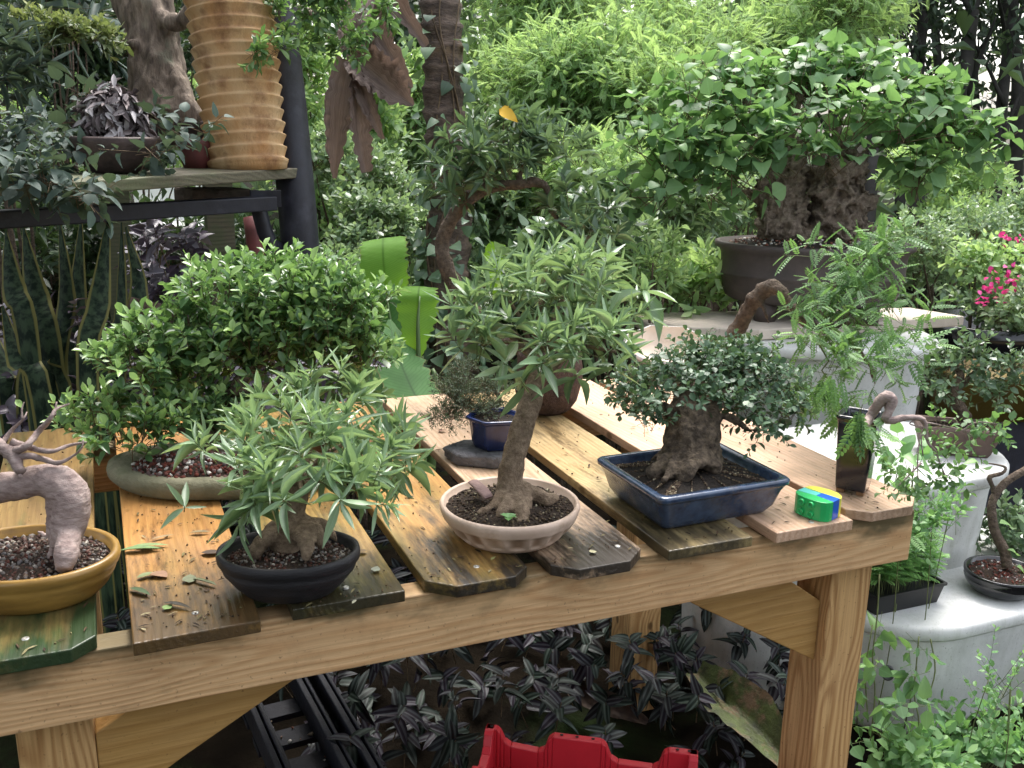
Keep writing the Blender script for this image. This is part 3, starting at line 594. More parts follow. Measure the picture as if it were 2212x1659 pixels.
B.build('foliage', [L_jun, B_twg], t)
# ------------------------------------------------------------------ f: brown pumice pot, snaking trunk, dark glossy crown
C0 = (.295, .640, T); t = thing('bonsai', 'tall snaking-trunk bonsai with dark glossy leaves in a rough brown lava-rock pot', 'bonsai', C0)
M_lava = basic('lava_rock', (.135, .085, .068), (.06, .038, .032), 40, .95, bump=1, bscale=90, c3=(.035, .022, .018), s3=70, t3=(.58, .7))
B = MB(); rings = []
for s, z in ((.55, 0), (.72, .008), (.90, .028), (1.0, .055), (1.0, .085), (.93, .115), (.88, .125), (.80, .125), (.78, .11), (.4, .105)):
    r = EL(.068*s, .066*s); r[:, 2] = z
    for q in r: q[:2] *= 1+.12*mnoise.noise(Vector((q[0]*30, q[1]*30, z*40))); q[2] += (.035*max(0, math.cos(math.atan2(q[1], q[0])-.1)-.75)/.25 if z > .11 else 0)
    rings.append(r+C0)
loft(B, rings); B.build('pot', M_lava, t)
soil((C0[0], C0[1], C0[2]+.108), .055, .055, EL, 0, M_soil, t, M_pebd, 150, .004, .004)
d0 = 2.03
sculpt('trunk', [([at(1195, 790, d0), at(1165, 765, d0), at(1110, 745, d0), at(1060, 720, d0), at(1020, 670, d0+.01), at(985, 620, d0+.02), at(962, 570, d0+.02), at(955, 525, d0+.03), at(975, 475, d0+.02), at(1010, 435, d0), at(1060, 405, d0-.01), at(1120, 398, d0-.02), at(1165, 395, d0-.02), at(1185, 415, d0-.02), at(1190, 450, d0-.02), at(1215, 485, d0-.02), at(1240, 500, d0-.02)],
                  [.018, .018, .018, .018, .018, .018, .017, .016, .015, .014, .0125, .012, .010, .008, .007, .005, .003]),
                 ([at(1060, 405, d0), at(1045, 370, d0), at(1050, 320, d0), at(1080, 290, d0)], [.010, .008, .006, .004]), ([at(1120, 400, d0), at(1125, 370, d0), at(1150, 330, d0), at(1190, 300, d0)], [.008, .006, .005, .003]),
                 ([at(1045, 370, d0), at(1000, 350, d0), at(960, 330, d0)], [.006, .005, .003]), ([at(1015, 435, d0), at(990, 400, d0-.02), at(970, 380, d0-.03)], [.006, .004, .002])], .0045, B_brn, t, ((50, .003), (130, .0015)))
B = MB(); bl = [(at(1100, 300, 2.03), (.10, .09, .045)), (at(1010, 345, 2.0), (.075, .07, .04)), (at(1190, 320, 2.02), (.09, .08, .045)), (at(1250, 350, 2.0), (.05, .06, .04)), (at(1020, 420, 1.98), (.065, .05, .03)), (at(1090, 360, 1.96), (.09, .06, .03)), (at(1255, 470, 1.98), (.075, .06, .04)), (at(1290, 540, 1.98), (.06, .06, .045)), (at(1210, 430, 1.97), (.05, .05, .03)), (at(1130, 270, 2.05), (.06, .06, .03)), (at(1240, 590, 2.0), (.06, .05, .04)), (at(960, 380, 2.0), (.035, .04, .03))]
shoots(B, bl, 135, LANCE2, 9, .045, .0105, .026, up=.7, a0=85, a1=25, low=.45, shell=(.3, 1.), tipb=.12, twr=.0017)
B.build('foliage', [L_lan, B_twg], t)
B = MB(); inst(B, leafT(5, 'ovate', .1, .5), [at(1078, 236, 1.98)], [RT*.9-UP*.35-FW*.2], [UP*.5-FW], .042, .03, .5); B.build('dead_leaf', rampmat('orange_dead_leaf', [(0, (.75, .42, .03)), (1, (.8, .5, .05))], .5), t)
# ------------------------------------------------------------------ g: blue rectangular pot
C0 = (.290, .106, T); t = thing('bonsai', 'stout gnarled bonsai with tiny round leaves in a glossy navy blue rectangular pot', 'bonsai', C0)
M_blu = basic('navy_glaze', (.050, .085, .155), (.016, .028, .065), 60, .22, coat=.4, bump=.15, bscale=70, c3=(.13, .115, .11), s3=26, t3=(.56, .74), spec=.5, det=8.)
RC = sec_rrect(.13)
pot('pot', C0, .113, .095, [((-.026,), .0), ((-.022,), .003), ((-.020,), .006), ((-.013,), .016), ((-.006,), .040), ((-.003,), .046), ((-.001,), .050), ((.002,), .052), ((.0025,), .058), ((0.,), .0605), ((-.008,), .0605), ((-.011,), .056), ((-.013,), .044), ((-.05,), .042)], RC, .02, M_blu, t)
soil((C0[0], C0[1], C0[2]+.047), .100, .082, RC, .02, M_soilb, t, M_pebd, 2600, .014, .0038)
d0 = 1.505
rts = [([at(1480, 985, d0), at(1440, 1000, d0-.02), at(1405, 1028, d0-.04)], [.024, .016, .006]), ([at(1480, 985, d0), at(1455, 1005, d0-.04), at(1432, 1040, d0-.07)], [.024, .015, .006]), ([at(1485, 985, d0), at(1480, 1020, d0-.05), at(1478, 1040, d0-.06)], [.024, .015, .006]),
       ([at(1495, 985, d0), at(1530, 1000, d0-.02), at(1552, 1020, d0-.03)], [.02, .012, .004]), ([at(1495, 980, d0), at(1540, 985, d0+.01), at(1560, 990, d0+.01)], [.02, .010, .004]), ([at(1470, 985, d0), at(1430, 985, d0+.01), at(1405, 995, d0+.02)], [.018, .011, .004])]
sculpt('trunk', [([at(1492, 1000, d0), at(1494, 960, d0), at(1492, 920, d0), at(1488, 880, d0+.01), at(1500, 840, d0+.02)], [.052, .043, .036, .030, .018]), ([at(1515, 960, d0-.01), at(1528, 920, d0-.01), at(1535, 880, d0)], [.030, .022, .015]), ([at(1460, 960, d0), at(1462, 915, d0), at(1440, 880, d0)], [.018, .014, .009]),
                 ([at(1535, 905, d0), at(1560, 900, d0-.01), at(1590, 905, d0-.02), at(1612, 925, d0-.02), at(1640, 930, d0-.02)], [.012, .006, .005, .003, .002]), ([at(1535, 880, d0), at(1570, 850, d0), at(1620, 840, d0)], [.012, .007, .004]), ([at(1440, 880, d0), at(1410, 870, d0), at(1380, 865, d0)], [.009, .005, .003])]+rts,
       .0034, B_drk, t, ((38, .008), (90, .004), (200, .0015)), smooth_it=2)
B = MB(); bl = [(at(1520, 800, 1.56), (.085, .07, .022)), (at(1610, 810, 1.56), (.07, .06, .022)), (at(1430, 830, 1.55), (.065, .06, .020)), (at(1375, 865, 1.53), (.035, .04, .015)), (at(1670, 850, 1.54), (.045, .05, .020)), (at(1500, 855, 1.50), (.08, .05, .014)), (at(1620, 875, 1.50), (.06, .05, .014)), (at(1545, 765, 1.6), (.05, .05, .015)),
        (at(1395, 905, 1.49), (.03, .03, .012)), (at(1650, 930, 1.48), (.028, .03, .013)), (at(1700, 890, 1.50), (.03, .03, .012)), (at(1640, 770, 1.58), (.035, .04, .012))]
shoots(B, bl, 460, OVAL, 8, .0135, .0090, .030, up=.25, a0=80, a1=35, low=.45, shell=(.3, 1.25), tipb=.08, twr=.0009, face=1.1)
B.build('foliage', [L_box, B_twg], t)
# ------------------------------------------------------------------ h: tall dark pot, cascade
C0 = (.576, .068, T); t = thing('bonsai', 'sparse cascading bonsai with pale zigzag trunk in a tall square blue-black pot', 'bonsai', C0)
M_tal = basic('blue_black_glaze', (.022, .026, .042), (.014, .012, .016), 10, .12, coat=.6, c3=(.04, .025, .02), s3=8, t3=(.55, .8))
RQ = sec_rrect(.12)
ra = math.radians(36)
pot('pot', C0, .030, .030, [((-.0075,), .0065), ((-.0065,), .012), ((-.001,), .115), ((0.,), .122), ((.002,), .125), ((.002,), .129), ((.0,), .130), ((-.004,), .130), ((-.006,), .126), ((-.007,), .110), ((-.02,), .108)], RQ, ra, M_tal, t)
B = MB(); 
for sx in (-1, 1):
    for sy in (-1, 1): box(B, (sx*.0155-.006, sy*.0155-.006, 0), (sx*.0155+.006, sy*.0155+.006, .0075), 0, (rotz(ra), np.array(C0)))
B.build('foot', basic('bare_clay_foot', (.3, .18, .1), (.2, .11, .06), 40), t, smooth=False, bevel=.001)
soil((C0[0], C0[1], C0[2]+.112), .0225, .0225, RQ, ra, M_soilb, t, M_pebd, 60, .003, .003)
B = MB(); d0 = 1.50
tube(B, [at(1868, 925, 1.49), at(1880, 900, 1.51), at(1898, 872, 1.50), at(1915, 857, 1.49), at(1927, 866, 1.49), at(1920, 888, 1.49), at(1914, 903, 1.49), at(1926, 908, 1.49), at(1950, 903, 1.49), at(1985, 903, 1.49), at(1998, 912, 1.49), at(2000, 935, 1.49), at(2006, 958, 1.49), at(2022, 975, 1.49)], [.007, .0075, .0085, .0095, .009, .007, .007, .006, .005, .0045, .0035, .003, .0022, .0015], 8, 5, 0, jit=.08)
for P_ in ([(1998, 912), (2040, 920), (2080, 930), (2110, 950)], [(1985, 903), (1965, 915), (1990, 922)], [(2000, 935), (1990, 945), (1994, 985)], [(1998, 925), (1988, 940), (1982, 1000), (1985, 1060)], [(2080, 930), (2110, 912), (2150, 915)], [(2022, 975), (2030, 1000), (2045, 1035)], [(1990, 1000), (1950, 1040), (1930, 1060)]):
    tube(B, [at(x, y, 1.49) for x, y in P_], [.0018]+[.001]*(len(P_)-1), 5, 4, 0)
B.build('trunk', B_grey, t)
B = MB(); bl = [(at(2030, 915, 1.49), (.02, .02, .01)), (at(2080, 930, 1.49), (.025, .02, .012)), (at(2060, 960, 1.49), (.03, .02, .02)), (at(2110, 940, 1.50), (.03, .02, .012)), (at(1985, 1050, 1.49), (.03, .02, .02)), (at(1950, 1030, 1.50), (.03, .02, .02)), (at(2040, 1020, 1.50), (.04, .02, .03)), (at(2150, 920, 1.49), (.03, .02, .015))]
shoots(B, bl, 75, OVAL, 5, .014, .009, .025, up=.1, a0=70, a1=40, low=.9, shell=(.2, 1.2), tipb=.2, twr=.0006)
B.build('foliage', [L_tam, B_twg], t)
# ------------------------------------------------------------------ i: feathery tree in small brown pot (behind the blue one)
C0 = (.600, .545, T); t = thing('bonsai', 'large feathery-leaved bonsai with hooked trunk standing behind the navy rectangular pot', 'bonsai', C0)
pot('pot', C0, .055, .05, [(.78, 0), (.8, .01), (.95, .05), (1, .055), (1, .062), (.9, .062), (.88, .055), (.5, .05)], EL, 0, basic('brown_unglazed_clay', (.10, .06, .045), (.06, .035, .03), 30, .7), t)
soil((C0[0], C0[1], C0[2]+.053), .048, .043, EL, 0, M_soil, t)
sculpt('trunk', [([C0+np.array([0, 0, .05]), at(1545, 800, 1.98), at(1580, 735, 1.97), at(1605, 690, 1.95), at(1632, 645, 1.92), at(1664, 620, 1.9), at(1690, 632, 1.88), at(1708, 660, 1.87), at(1735, 695, 1.86), at(1775, 712, 1.86), at(1810, 700, 1.86), at(1850, 660, 1.86)], [.020, .018, .018, .017, .016, .018, .011, .010, .010, .009, .007, .004]),
                 ([at(1775, 712, 1.86), at(1800, 640, 1.86), at(1808, 590, 1.87), at(1850, 560, 1.88)], [.008, .006, .004, .002]), ([at(1790, 710, 1.86), at(1840, 745, 1.84), at(1880, 790, 1.8), at(1890, 830, 1.76)], [.008, .006, .005, .003]), ([at(1810, 700, 1.86), at(1880, 700, 1.84), at(1950, 710, 1.82)], [.006, .004, .002]),
                 ([at(1640, 640, 1.92), at(1655, 680, 1.9), at(1660, 700, 1.9)], [.008, .004, .002])], .0042, B_brn, t, ((50, .004), (130, .002)))
B = MB(); bl = [(at(1800, 550, 1.88), (.07, .06, .03)), (at(1870, 570, 1.86), (.075, .07, .035)), (at(1930, 530, 1.84), (.04, .05, .03)), (at(1780, 620, 1.84), (.07, .06, .025)), (at(1880, 640, 1.82), (.075, .06, .03)), (at(1820, 690, 1.80), (.09, .06, .025)), (at(1930, 700, 1.78), (.08, .06, .03)), (at(1760, 740, 1.76), (.07, .05, .022)), (at(1860, 760, 1.74), (.09, .05, .03)), (at(1970, 760, 1.74), (.06, .05, .03)),
        (at(1740, 800, 1.68), (.05, .04, .02)), (at(1910, 800, 1.7), (.07, .05, .025)), (at(1800, 790, 1.68), (.06, .04, .02)), (at(1730, 690, 1.8), (.035, .04, .02))]
shoots(B, bl, 115, FROND, 5, .040, .034, .030, up=.35, a0=75, a1=40, droop=.25, low=.5, shell=(.2, 1.), tipb=.2, twr=.0012, face=1.2)
shoots(B, [(at(1840, 870, 1.60), (.03, .03, .02)), (at(1740, 850, 1.64), (.04, .03, .02)), (at(1860, 920, 1.47), (.012, .01, .01))], 16, FROND, 4, .042, .034, .02, up=-.3, a0=70, a1=25, droop=.9, low=.8, tipb=.3, twr=.0012)
shoots(B, [(at(1858, 893, 1.425), (.010, .006, .005))], 6, FROND, 3, .05, .036, .012, up=-2.5, a0=35, a1=10, droop=1.2, low=1, tipb=.45, twr=.0008, rad=.2)
shoots(B, [(at(1752, 820, 1.55), (.03, .02, .01)), (at(1800, 815, 1.55), (.03, .02, .01))], 10, FROND, 3, .05, .036, .012, up=-2, a0=40, a1=15, droop=1., low=1, tipb=.45, twr=.0008, rad=.2)
for P_ in ([(1775, 715), (1770, 745), (1790, 780), (1775, 800), (1800, 830)],): tube(B, [at(x, y, 1.72) for x, y in P_], [.002, .0018, .0015, .0015, .001], 5, 2, 1)
B.build('foliage', [L_tam, B_gtw], t)
# ------------------------------------------------------------------ toy block
Z = T+.031
def zt(x, y): return tz(1678.7+x*.0794*1, 1014.9+y*.0794, Z)
t = thing('toy_block', 'green, blue and yellow curved plastic toy block by the tall dark pot', 'toy', tz(1770, 1105, T))
def plast(n, c): return basic(n, c, tuple(v*.95 for v in c), 5, .3, spec=.5)
gp, bp, cp, yp = plast('green_plastic', (.03, .45, .13)), plast('blue_plastic', (.01, .11, .55)), plast('teal_plastic', (.12, .55, .50)), plast('yellow_plastic', (.75, .72, .10))
GP = [zt(*q) for q in ((540, 552), (510, 575), (512, 610), (560, 665), (640, 705), (780, 765), (900, 805), (1050, 850), (1200, 888), (1350, 905), (1450, 900), (1540, 872), (1300, 785), (1070, 695), (800, 625))]
prm = lambda n, pts, m, dz=0.: (lambda B: (prism(B, [p+(0, 0, dz) for p in pts], (0, 0, -.0305-dz)), B.build(n, m, t, smooth=False, bevel=.0006, recalc=True)))(MB())
gb = prm('green_brick', GP, gp)
prm('teal_brick', [zt(*q) for q in ((545, 545), (1068, 690), (1205, 622), (960, 545), (745, 468))], cp, -.0003)
prm('blue_brick', [zt(*q) for q in ((1073, 692), (1543, 866), (1708, 782), (1450, 695), (1210, 624))], bp, -.0002)
prm('yellow_brick', [zt(*q) for q in ((748, 464), (1210, 618), (1706, 776), (1745, 775), (1768, 735), (1740, 685), (1650, 622), (1450, 540), (1150, 460), (980, 432), (870, 435))], yp)
e0, e1 = zt(640, 705), zt(1200, 888); nx = nrm(np.array([(e1-e0)[1], -(e1-e0)[0], 0]))
for a_, dzs in ((zt(700, 735), (.0075, .0225)), (zt(955, 822), (.0075, .0225))):
    for dz in dzs:
        B = MB(); c_ = a_-np.array([0, 0, dz]); u_ = nrm(e1-e0); an = np.linspace(0, 2*np.pi, 20, endpoint=False)
        ring = lambda r, k: c_+nx*k+r*(np.cos(an)[:, None]*u_+np.sin(an)[:, None]*np.array([0, 0, 1.]))
        loft(B, [ring(.0048, -.003), ring(.0048, .0042), ring(.0045, .0046), ring(.0034, .0046), ring(.0032, .001), ring(.001, .001)])
        B.build('stud', gp, t, recalc=True)
# ------------------------------------------------------------------ white-blue shell-like bowl on the back of the table
C0 = np.array((.655, .80, T)); t = thing('bowl_pot', 'tilted glazed white bowl pot with rust-brown inside behind the table boards', 'pot', C0)
M_wh = basic('crackled_white_glaze', (.70, .66, .64), (.5, .48, .5), 60, .3, c3=(.06, .07, .12), s3=90, t3=(.60, .68), coat=.3); M_in = basic('stained_cream_inside', (.78, .70, .62), (.62, .48, .36), 8, .5, c3=(.40, .25, .14), s3=10, t3=(.56, .72))
B = MB(); tilt = np.array([nrm(RT), nrm(np.cross(UP*.75-FW*.66, RT)), nrm(UP*.75-FW*.66)]).T
c_ = at(1440, 745, 2.25); OC = sec_poly(8, 4, .3); rings = []
for s, z in ((.5, -.045), (.8, -.03), (1.0, -.004), (1.02, 0.), (.94, .003)): rings.append(OC(.105*s, .075*s)@tilt.T + tilt[:, 2]*z+c_)
loft(B, rings, 0, cap1=False)
rings = [(OC(.105*s, .075*s)@tilt.T + tilt[:, 2]*z+c_) for s, z in ((.94, .003), (.90, -.006), (.7, -.026), (.4, -.038), (.1, -.04))]
loft(B, rings, 1, cap0=False); o = B.build('bowl_wall', [M_wh, M_in], t)
B = MB(); box(B, (c_[0]-.10, c_[1]-.07, T), (c_[0]+.09, c_[1]+.05, c_[2]-.055)); B.build('stand_block', basic('dark_stand', (.06, .05, .05)), t, smooth=False, bevel=.004)
# ------------------------------------------------------------------ litter on the planks
LT = [(345, 1240, 'curled brown leaf on the second plank beside the mustard pot', (.30, .17, .10), .024, .014, 'ovate'), (300, 1187, 'long green leaf lying between mustard pot and wide plank', (.16, .26, .09), .05, .010, 'lance'), (322, 1178, 'pale green leaf blade crossing the wide plank near the mustard pot', (.22, .30, .12), .045, .008, 'lance'),
      (300, 1277, 'dark green narrow leaf overhanging the edge of the left plank gap', (.05, .09, .03), .035, .007, 'lance'), (362, 1311, 'small bright green leaf near the front screw of the wide plank', (.25, .38, .12), .013, .008, 'ovate'), (315, 1243, 'olive twisted leaf beside the curled brown leaf', (.20, .24, .10), .024, .008, 'lance'),
      (410, 1250, 'grey-green leaf scrap with bent stalk in the middle of the wide plank', (.18, .20, .11), .022, .012, 'ovate'), (440, 1257, 'thin grey-green stalk lying left of the black oval pot', (.18, .2, .10), .036, .004, 'strap'), (455, 1193, 'shrivelled dark leaf left of the black oval pot', (.07, .045, .03), .026, .012, 'lance'),
      (380, 1307, 'dry dark twig scrap at the front of the wide plank', (.06, .05, .035), .036, .006, 'lance'), (350, 1160, 'thin straw-coloured leaf at the back of the wide plank', (.35, .26, .14), .030, .004, 'lance'), (430, 1150, 'thin dry leaf on the wide plank under the overhanging foliage', (.25, .2, .1), .026, .005, 'lance'),
      (812, 1229, 'pale speckled leaf on the olive-stained plank', (.45, .46, .36), .014, .008, 'ovate'), (782, 1190, 'small curled tan leaf on the olive-stained plank', (.20, .13, .06), .013, .008, 'ovate'), (1065, 1206, 'tiny yellow-green leaf in front of the cream pot', (.6, .6, .25), .012, .003, 'lance'), (765, 1300, 'tiny pale leaf at the edge of the olive-stained plank', (.5, .48, .35), .010, .003, 'lance'),
      (1280, 1191, 'small cream leaf on the black-stained plank end', (.6, .55, .33), .010, .007, 'ovate'), (1232, 1184, 'pale sliver on the black-stained plank end', (.6, .5, .3), .008, .003, 'lance'), (885, 1072, 'dark leaf on the board behind the narrow-leaved bonsai', (.1, .06, .03), .014, .005, 'lance'), (955, 930, 'dry brown leaf by the small juniper', (.28, .14, .1), .016, .010, 'ovate'),
      (980, 958, 'black crumb on the rim of the grey stone', (.02, .02, .02), .007, .005, 'ovate')]
for i, (px, py, lab, col, L_, W_, sh) in enumerate(LT):
    c = tz(px, py, T+(.0025 if i != 20 else .0235)); B = MB(); a_ = math.radians([-20, 15, 12, -15, 60, 35, 100, -12, 10, -5, 30, 15, 70, 20, 50, 60, 110, 10, 0, 20, 0][i])
    dr = nrm(np.array([math.cos(a_-.4), math.sin(a_-.4)*1.6, 0])); inst(B, leafT(4, sh, .12 if i % 2 else .05, .05), [c-dr*L_/2], [dr+np.array([0, 0, .05])], [(0.1, .1, 1)], L_*1.1, W_*1.5, .5)
    B.origin = c; o = B.build('fallen_leaf', basic('litter_%s' % 'abcdefghijklmnopqrstuvw'[i], col, tuple(v*.7 for v in col), 120, .6), None); tag(o, lab, 'leaf', 'fallen leaves on the table')

B = MB(); n = 900; pk_ = rng.choice(len(PK), n, p=np.array([1, 3, 1.6, 1.6, 1.4, 1.6, 1, 1])/12.2); X_ = np.array([PK[k_][0] for k_ in pk_])+rng.uniform(.006, .134, n); Y_ = -.01+.8*rng.uniform(0, 1, n)**1.6
P_ = np.stack([X_, Y_, np.full(n, T+.0008)], -1); sel = rng.uniform(size=n) < .55
inst(B, PEB, P_[sel], rng.normal(size=(sel.sum(), 3)), rng.normal(size=(sel.sum(), 3))+np.array([0, 0, 1.]), rng.uniform(.0012, .0038, sel.sum()), None, rng.uniform(0, .9, sel.sum()))
q_ = ~sel; a_ = rng.uniform(0, 6.28, q_.sum()); inst(B, leafT(2, 'lance', .1, .05), P_[q_]+(0, 0, .0006), np.stack([np.cos(a_), np.sin(a_), 0*a_+.03], -1), rng.normal(size=(q_.sum(), 3))*.15+np.array([0, 0, 1.]), rng.uniform(.004, .016, q_.sum()), rng.uniform(.0015, .004, q_.sum()), rng.uniform(0, 1, q_.sum()))
o = B.build('plank_debris', rampmat('debris', [(0, (.02, .014, .01)), (.5, (.10, .06, .035)), (.8, (.16, .14, .06)), (1, (.36, .30, .18))], .8), None); tag(o, 'grit, soil crumbs and tiny leaf bits strewn over the planks', 'debris', None, 'stuff')
R2 = np.array([math.cos(math.radians(-23)), math.sin(math.radians(-23)), 0]); K2 = np.array([-R2[1], R2[0], 0])
def ribbon(B, P, Wd, side, fold=.2, n=4, mat=0, rnd=.5, across=4, wav=0., rag=0.):
    P, Wd = catmull(P, Wd, n); m = len(P); s = nrm(np.asarray(side, float)); t = nrm(np.gradient(P, axis=0)); V = []; U = []
    for i in range(m):
        rj = [1+rag*(mnoise.noise(Vector((i*.55, s_*5, P[0][0]*9)))+.6*mnoise.noise(Vector((i*1.7, s_*3, P[0][2]*9)))) for s_ in (-1, 1)]
        sd = nrm(s-t[i]*np.dot(s, t[i])); nn = np.cross(t[i], sd)
        for k in range(across+1):
            a = k/across*2-1; wv = wav*Wd[i]*math.sin(i*1.9+k*2.1)
            V.append(P[i]+sd*a*Wd[i]*.5*(rj[0] if a < 0 else rj[1])+nn*(fold*abs(a)*Wd[i]*.5+wv*abs(a))); U.append((i/(m-1), k/across))
    i, j = np.meshgrid(np.arange(m-1), np.arange(across), indexing='ij'); q = across+1
    B.add(V, [np.stack([i*q+j, i*q+j+1, (i+1)*q+j+1, (i+1)*q+j], -1).reshape(-1, 4)], mat, np.array(U), rnd)
# ------------------------------------------------------------------ left shelf
M_stl = basic('black_painted_steel', (.022, .023, .034), (.014, .014, .02), 30, .5, bump=.1, c3=(.04, .04, .055), s3=9)
M_old = wood('weathered_board', (.17, .15, .10), (.08, .07, .05), .8, axis='x', green=(.09, .12, .05), gamt=.5, seed=4)
ZS = .455; bl_, br_ = tz(150, 393, ZS), tz(657, 362, ZS); bd = nrm(br_-bl_); bk = np.array([-bd[1], bd[0], 0])
t = thing('plant_shelf', 'weathered board shelf on black steel bar carrying pots beside the thick black post', 'shelf', (bl_[0], bl_[1], GZ))
B = MB(); prism(B, [bl_-bd*.6, br_, br_+bk*.22, bl_-bd*.6+bk*.22], (0, 0, -.026)); B.build('board', M_old, t, smooth=False, bevel=.003, recalc=True)
B = MB(); p0, p1 = tz(60, 453, .39), tz(600, 424, .39); d_ = nrm(p1-p0); p0 = p0-d_*.5; kk = np.array([-d_[1], d_[0], 0]); prism(B, [p0, p1, p1+kk*.04, p0+kk*.04], (0, 0, -.036)); B.build('steel_bar', M_stl, t, smooth=False, bevel=.003, recalc=True)
B = MB(); q0, q1 = at(416, 408, 2.42), at(545, 398, 2.46); q1[2] = q0[2]; prism(B, [q0, q1, q1+kk*.09, q0+kk*.09], (0, 0, -.052)); B.build('wood_block', basic('rotten_wood', (.13, .10, .075), (.05, .04, .03), 30, .9, bump=1), t, smooth=False, bevel=.006, recalc=True)
B = MB(); q0, q1 = at(541, 411, 2.44), at(607, 411, 2.46); q1[2] = q0[2]; prism(B, [q0, q1, q1+kk*.005, q0+kk*.005], (0, 0, -.042)); B.build('bracket', M_stl, t, smooth=False, bevel=.001, recalc=True)
B = MB(); tube(B, [at(556, 440, 2.52), at(572, 500, 2.54), at(588, 545, 2.56), at(592, 640, 2.6)], .020, 14, 3); tube(B, [at(578, 522, 2.55), at(612, 540, 2.6)], .016, 12, 2); B.build('steel_strut', M_stl, t)
t = B = MB(); tube(B, [at(660, 900, 2.75), at(651, 575, 2.62), at(628, 300, 2.60), at(606, 90, 2.60), at(592, -120, 2.62)], .050, 28, 4)
o = B.build('support_post', M_stl, None); tag(o, 'thick round black leaning post behind the corrugated planter', 'post')
B = MB(); tube(B, [at(560, 640, 3.3), at(553, 540, 3.3), at(545, 470, 3.3)], .030, 12, 2); o = B.build('red_post', basic('faded_red_paint', (.22, .06, .06), (.12, .04, .04), 20), None); tag(o, 'faded dark red post standing behind the black steel strut', 'post')
# corrugated planter
M_cor = basic('rust_stained_ceramic', (.66, .47, .27), (.50, .25, .09), 12, .6, bump=.3, bscale=90, c3=(.26, .13, .06), s3=13, t3=(.50, .70), stretch=(1, 1, .5), det=8.)
B = MB(); b0 = at(535, 352, 2.50); b0[2] = ZS+.001; b1 = at(489, -70, 2.44); ax_ = nrm(b1-b0); H_ = np.linalg.norm(b1-b0); sx = nrm(R2-ax_*np.dot(R2, ax_)); sy = np.cross(ax_, sx); rings = []; an = np.linspace(0, 2*np.pi, 64, endpoint=False)
for k in range(0, 193):
    z = k/192; w_ = (z*H_/.0305+.3) % 1; w_ = (w_/.8 if w_ < .8 else (1-w_)/.2); r = (.0975+.012*z)*(1+.10*(w_**1.3)-.045+.008*math.sin(k*.21)) + (.002 if k < 5 else 0); rings.append(b0+ax_*(z*H_)+r*(np.cos(an)[:, None]*sx+np.sin(an)[:, None]*sy))
flat = rings[0].copy(); flat[:, 2] = ZS+.0005; rings[0] = flat
loft(B, rings); o = B.build('corrugated_planter', M_cor, None); tag(o, 'tall ribbed cream and rust ceramic planter standing on the shelf end', 'planter')
# vine bowl
C0 = at(258, 375, 2.2); C0[2] = ZS; t = thing('potted_vine', 'trailing grey-green vine over a mound of dry leaves in a dark brown bowl pot', 'potted plant', C0)
M_dbr = basic('dark_brown_clay', (.085, .055, .05), (.04, .03, .03), 25, .6, bump=.3)
pot('pot', C0, .098, .09, [(.5, 0), (.62, .004), (.85, .03), (.97, .062), (1, .075), (.97, .080), (.9, .075), (.5, .07)], EL, 0, M_dbr, t, wob=.03)
B = MB(); m0 = C0+np.array([0, .02, .10]); P_ = m0+nrm(rng.normal(size=(700, 3))*np.array([1, 1, .9])+np.array([0, 0, .5]))*np.array([.068, .065, .085])*rng.uniform(.75, 1.05, (700, 1))
inst(B, LANCE2, P_, rng.normal(size=(700, 3))*.6+np.array([0, 0, -.6]), P_-m0, .035, .012, rng.uniform(0, 1, 700)); B.build('dry_leaf_mound', rampmat('dry_leaves', [(0, (.06, .045, .05)), (.5, (.22, .18, .18)), (.9, (.50, .47, .48))], .6), t)
L_gry = leafm('grey_green_leaf', (.028, .06, .046), (.06, .11, .085), (.13, .19, .15), .6, .18, .1, .3)
B = MB(); bl = [(at(100, 270, 2.3), (.09, .08, .03)), (at(60, 330, 2.2), (.10, .08, .03)), (at(380, 290, 2.2), (.09, .06, .03)), (at(300, 260, 2.35), (.06, .06, .03)), (at(110, 395, 1.80), (.10, .05, .028)), (at(180, 425, 1.80), (.05, .03, .022)), (at(20, 415, 1.78), (.07, .04, .028)), (at(50, 370, 1.85), (.09, .05, .03)), (at(190, 200, 2.35), (.03, .03, .03)), (at(330, 330, 2.1), (.06, .04, .03)), (at(130, 340, 2.15), (.07, .05, .04))]
shoots(B, bl, 125, OVATE, 6, .044, .023, .05, up=.15, a0=75, a1=45, droop=.2, low=.7, shell=(.1, 1.), tipb=.1, twr=.002, face=1.2)
B.build('foliage', [L_gry, B_twg], t)
# small red pot + flat tray with thick trunk tree
C0 = at(424, 345, 2.46); C0[2] = ZS; t = thing('flower_pot', 'small dull red pot tucked between the vine bowl and the ribbed planter', 'pot', C0); pot('pot_wall', C0, .045, .045, [(.7, 0), (.9, .03), (1, .06), (1, .07), (.85, .07), (.8, .05), (.3, .05)], EL, 0, basic('dull_red_clay', (.16, .045, .04), (.07, .025, .025), 20), t)
C0 = at(350, 268, 2.95); t = thing('potted_tree', 'old thick fissured trunk tree in a shallow dark tray behind the shelf plants', 'potted tree', (C0[0], C0[1], GZ))
Z0 = C0[2]-.0
B = MB(); r = sec_rrect(.2)
loft(B, [r(.23*s, .16*s)@rotz(-.4).T+C0+(0, 0, z) for s, z in ((.9, -.06), (1, 0), (1.02, .01), (.95, .01), (.93, -.01), (.3, -.01))]); B.build('tray', M_dbr, t)
B = MB()
for sx_ in (-.15, .15): box(B, (C0[0]+sx_-.04, C0[1]-.05, GZ), (C0[0]+sx_+.04, C0[1]+.05, C0[2]-.055))
B.build('stand', M_old, t, smooth=False)
d0 = 2.95
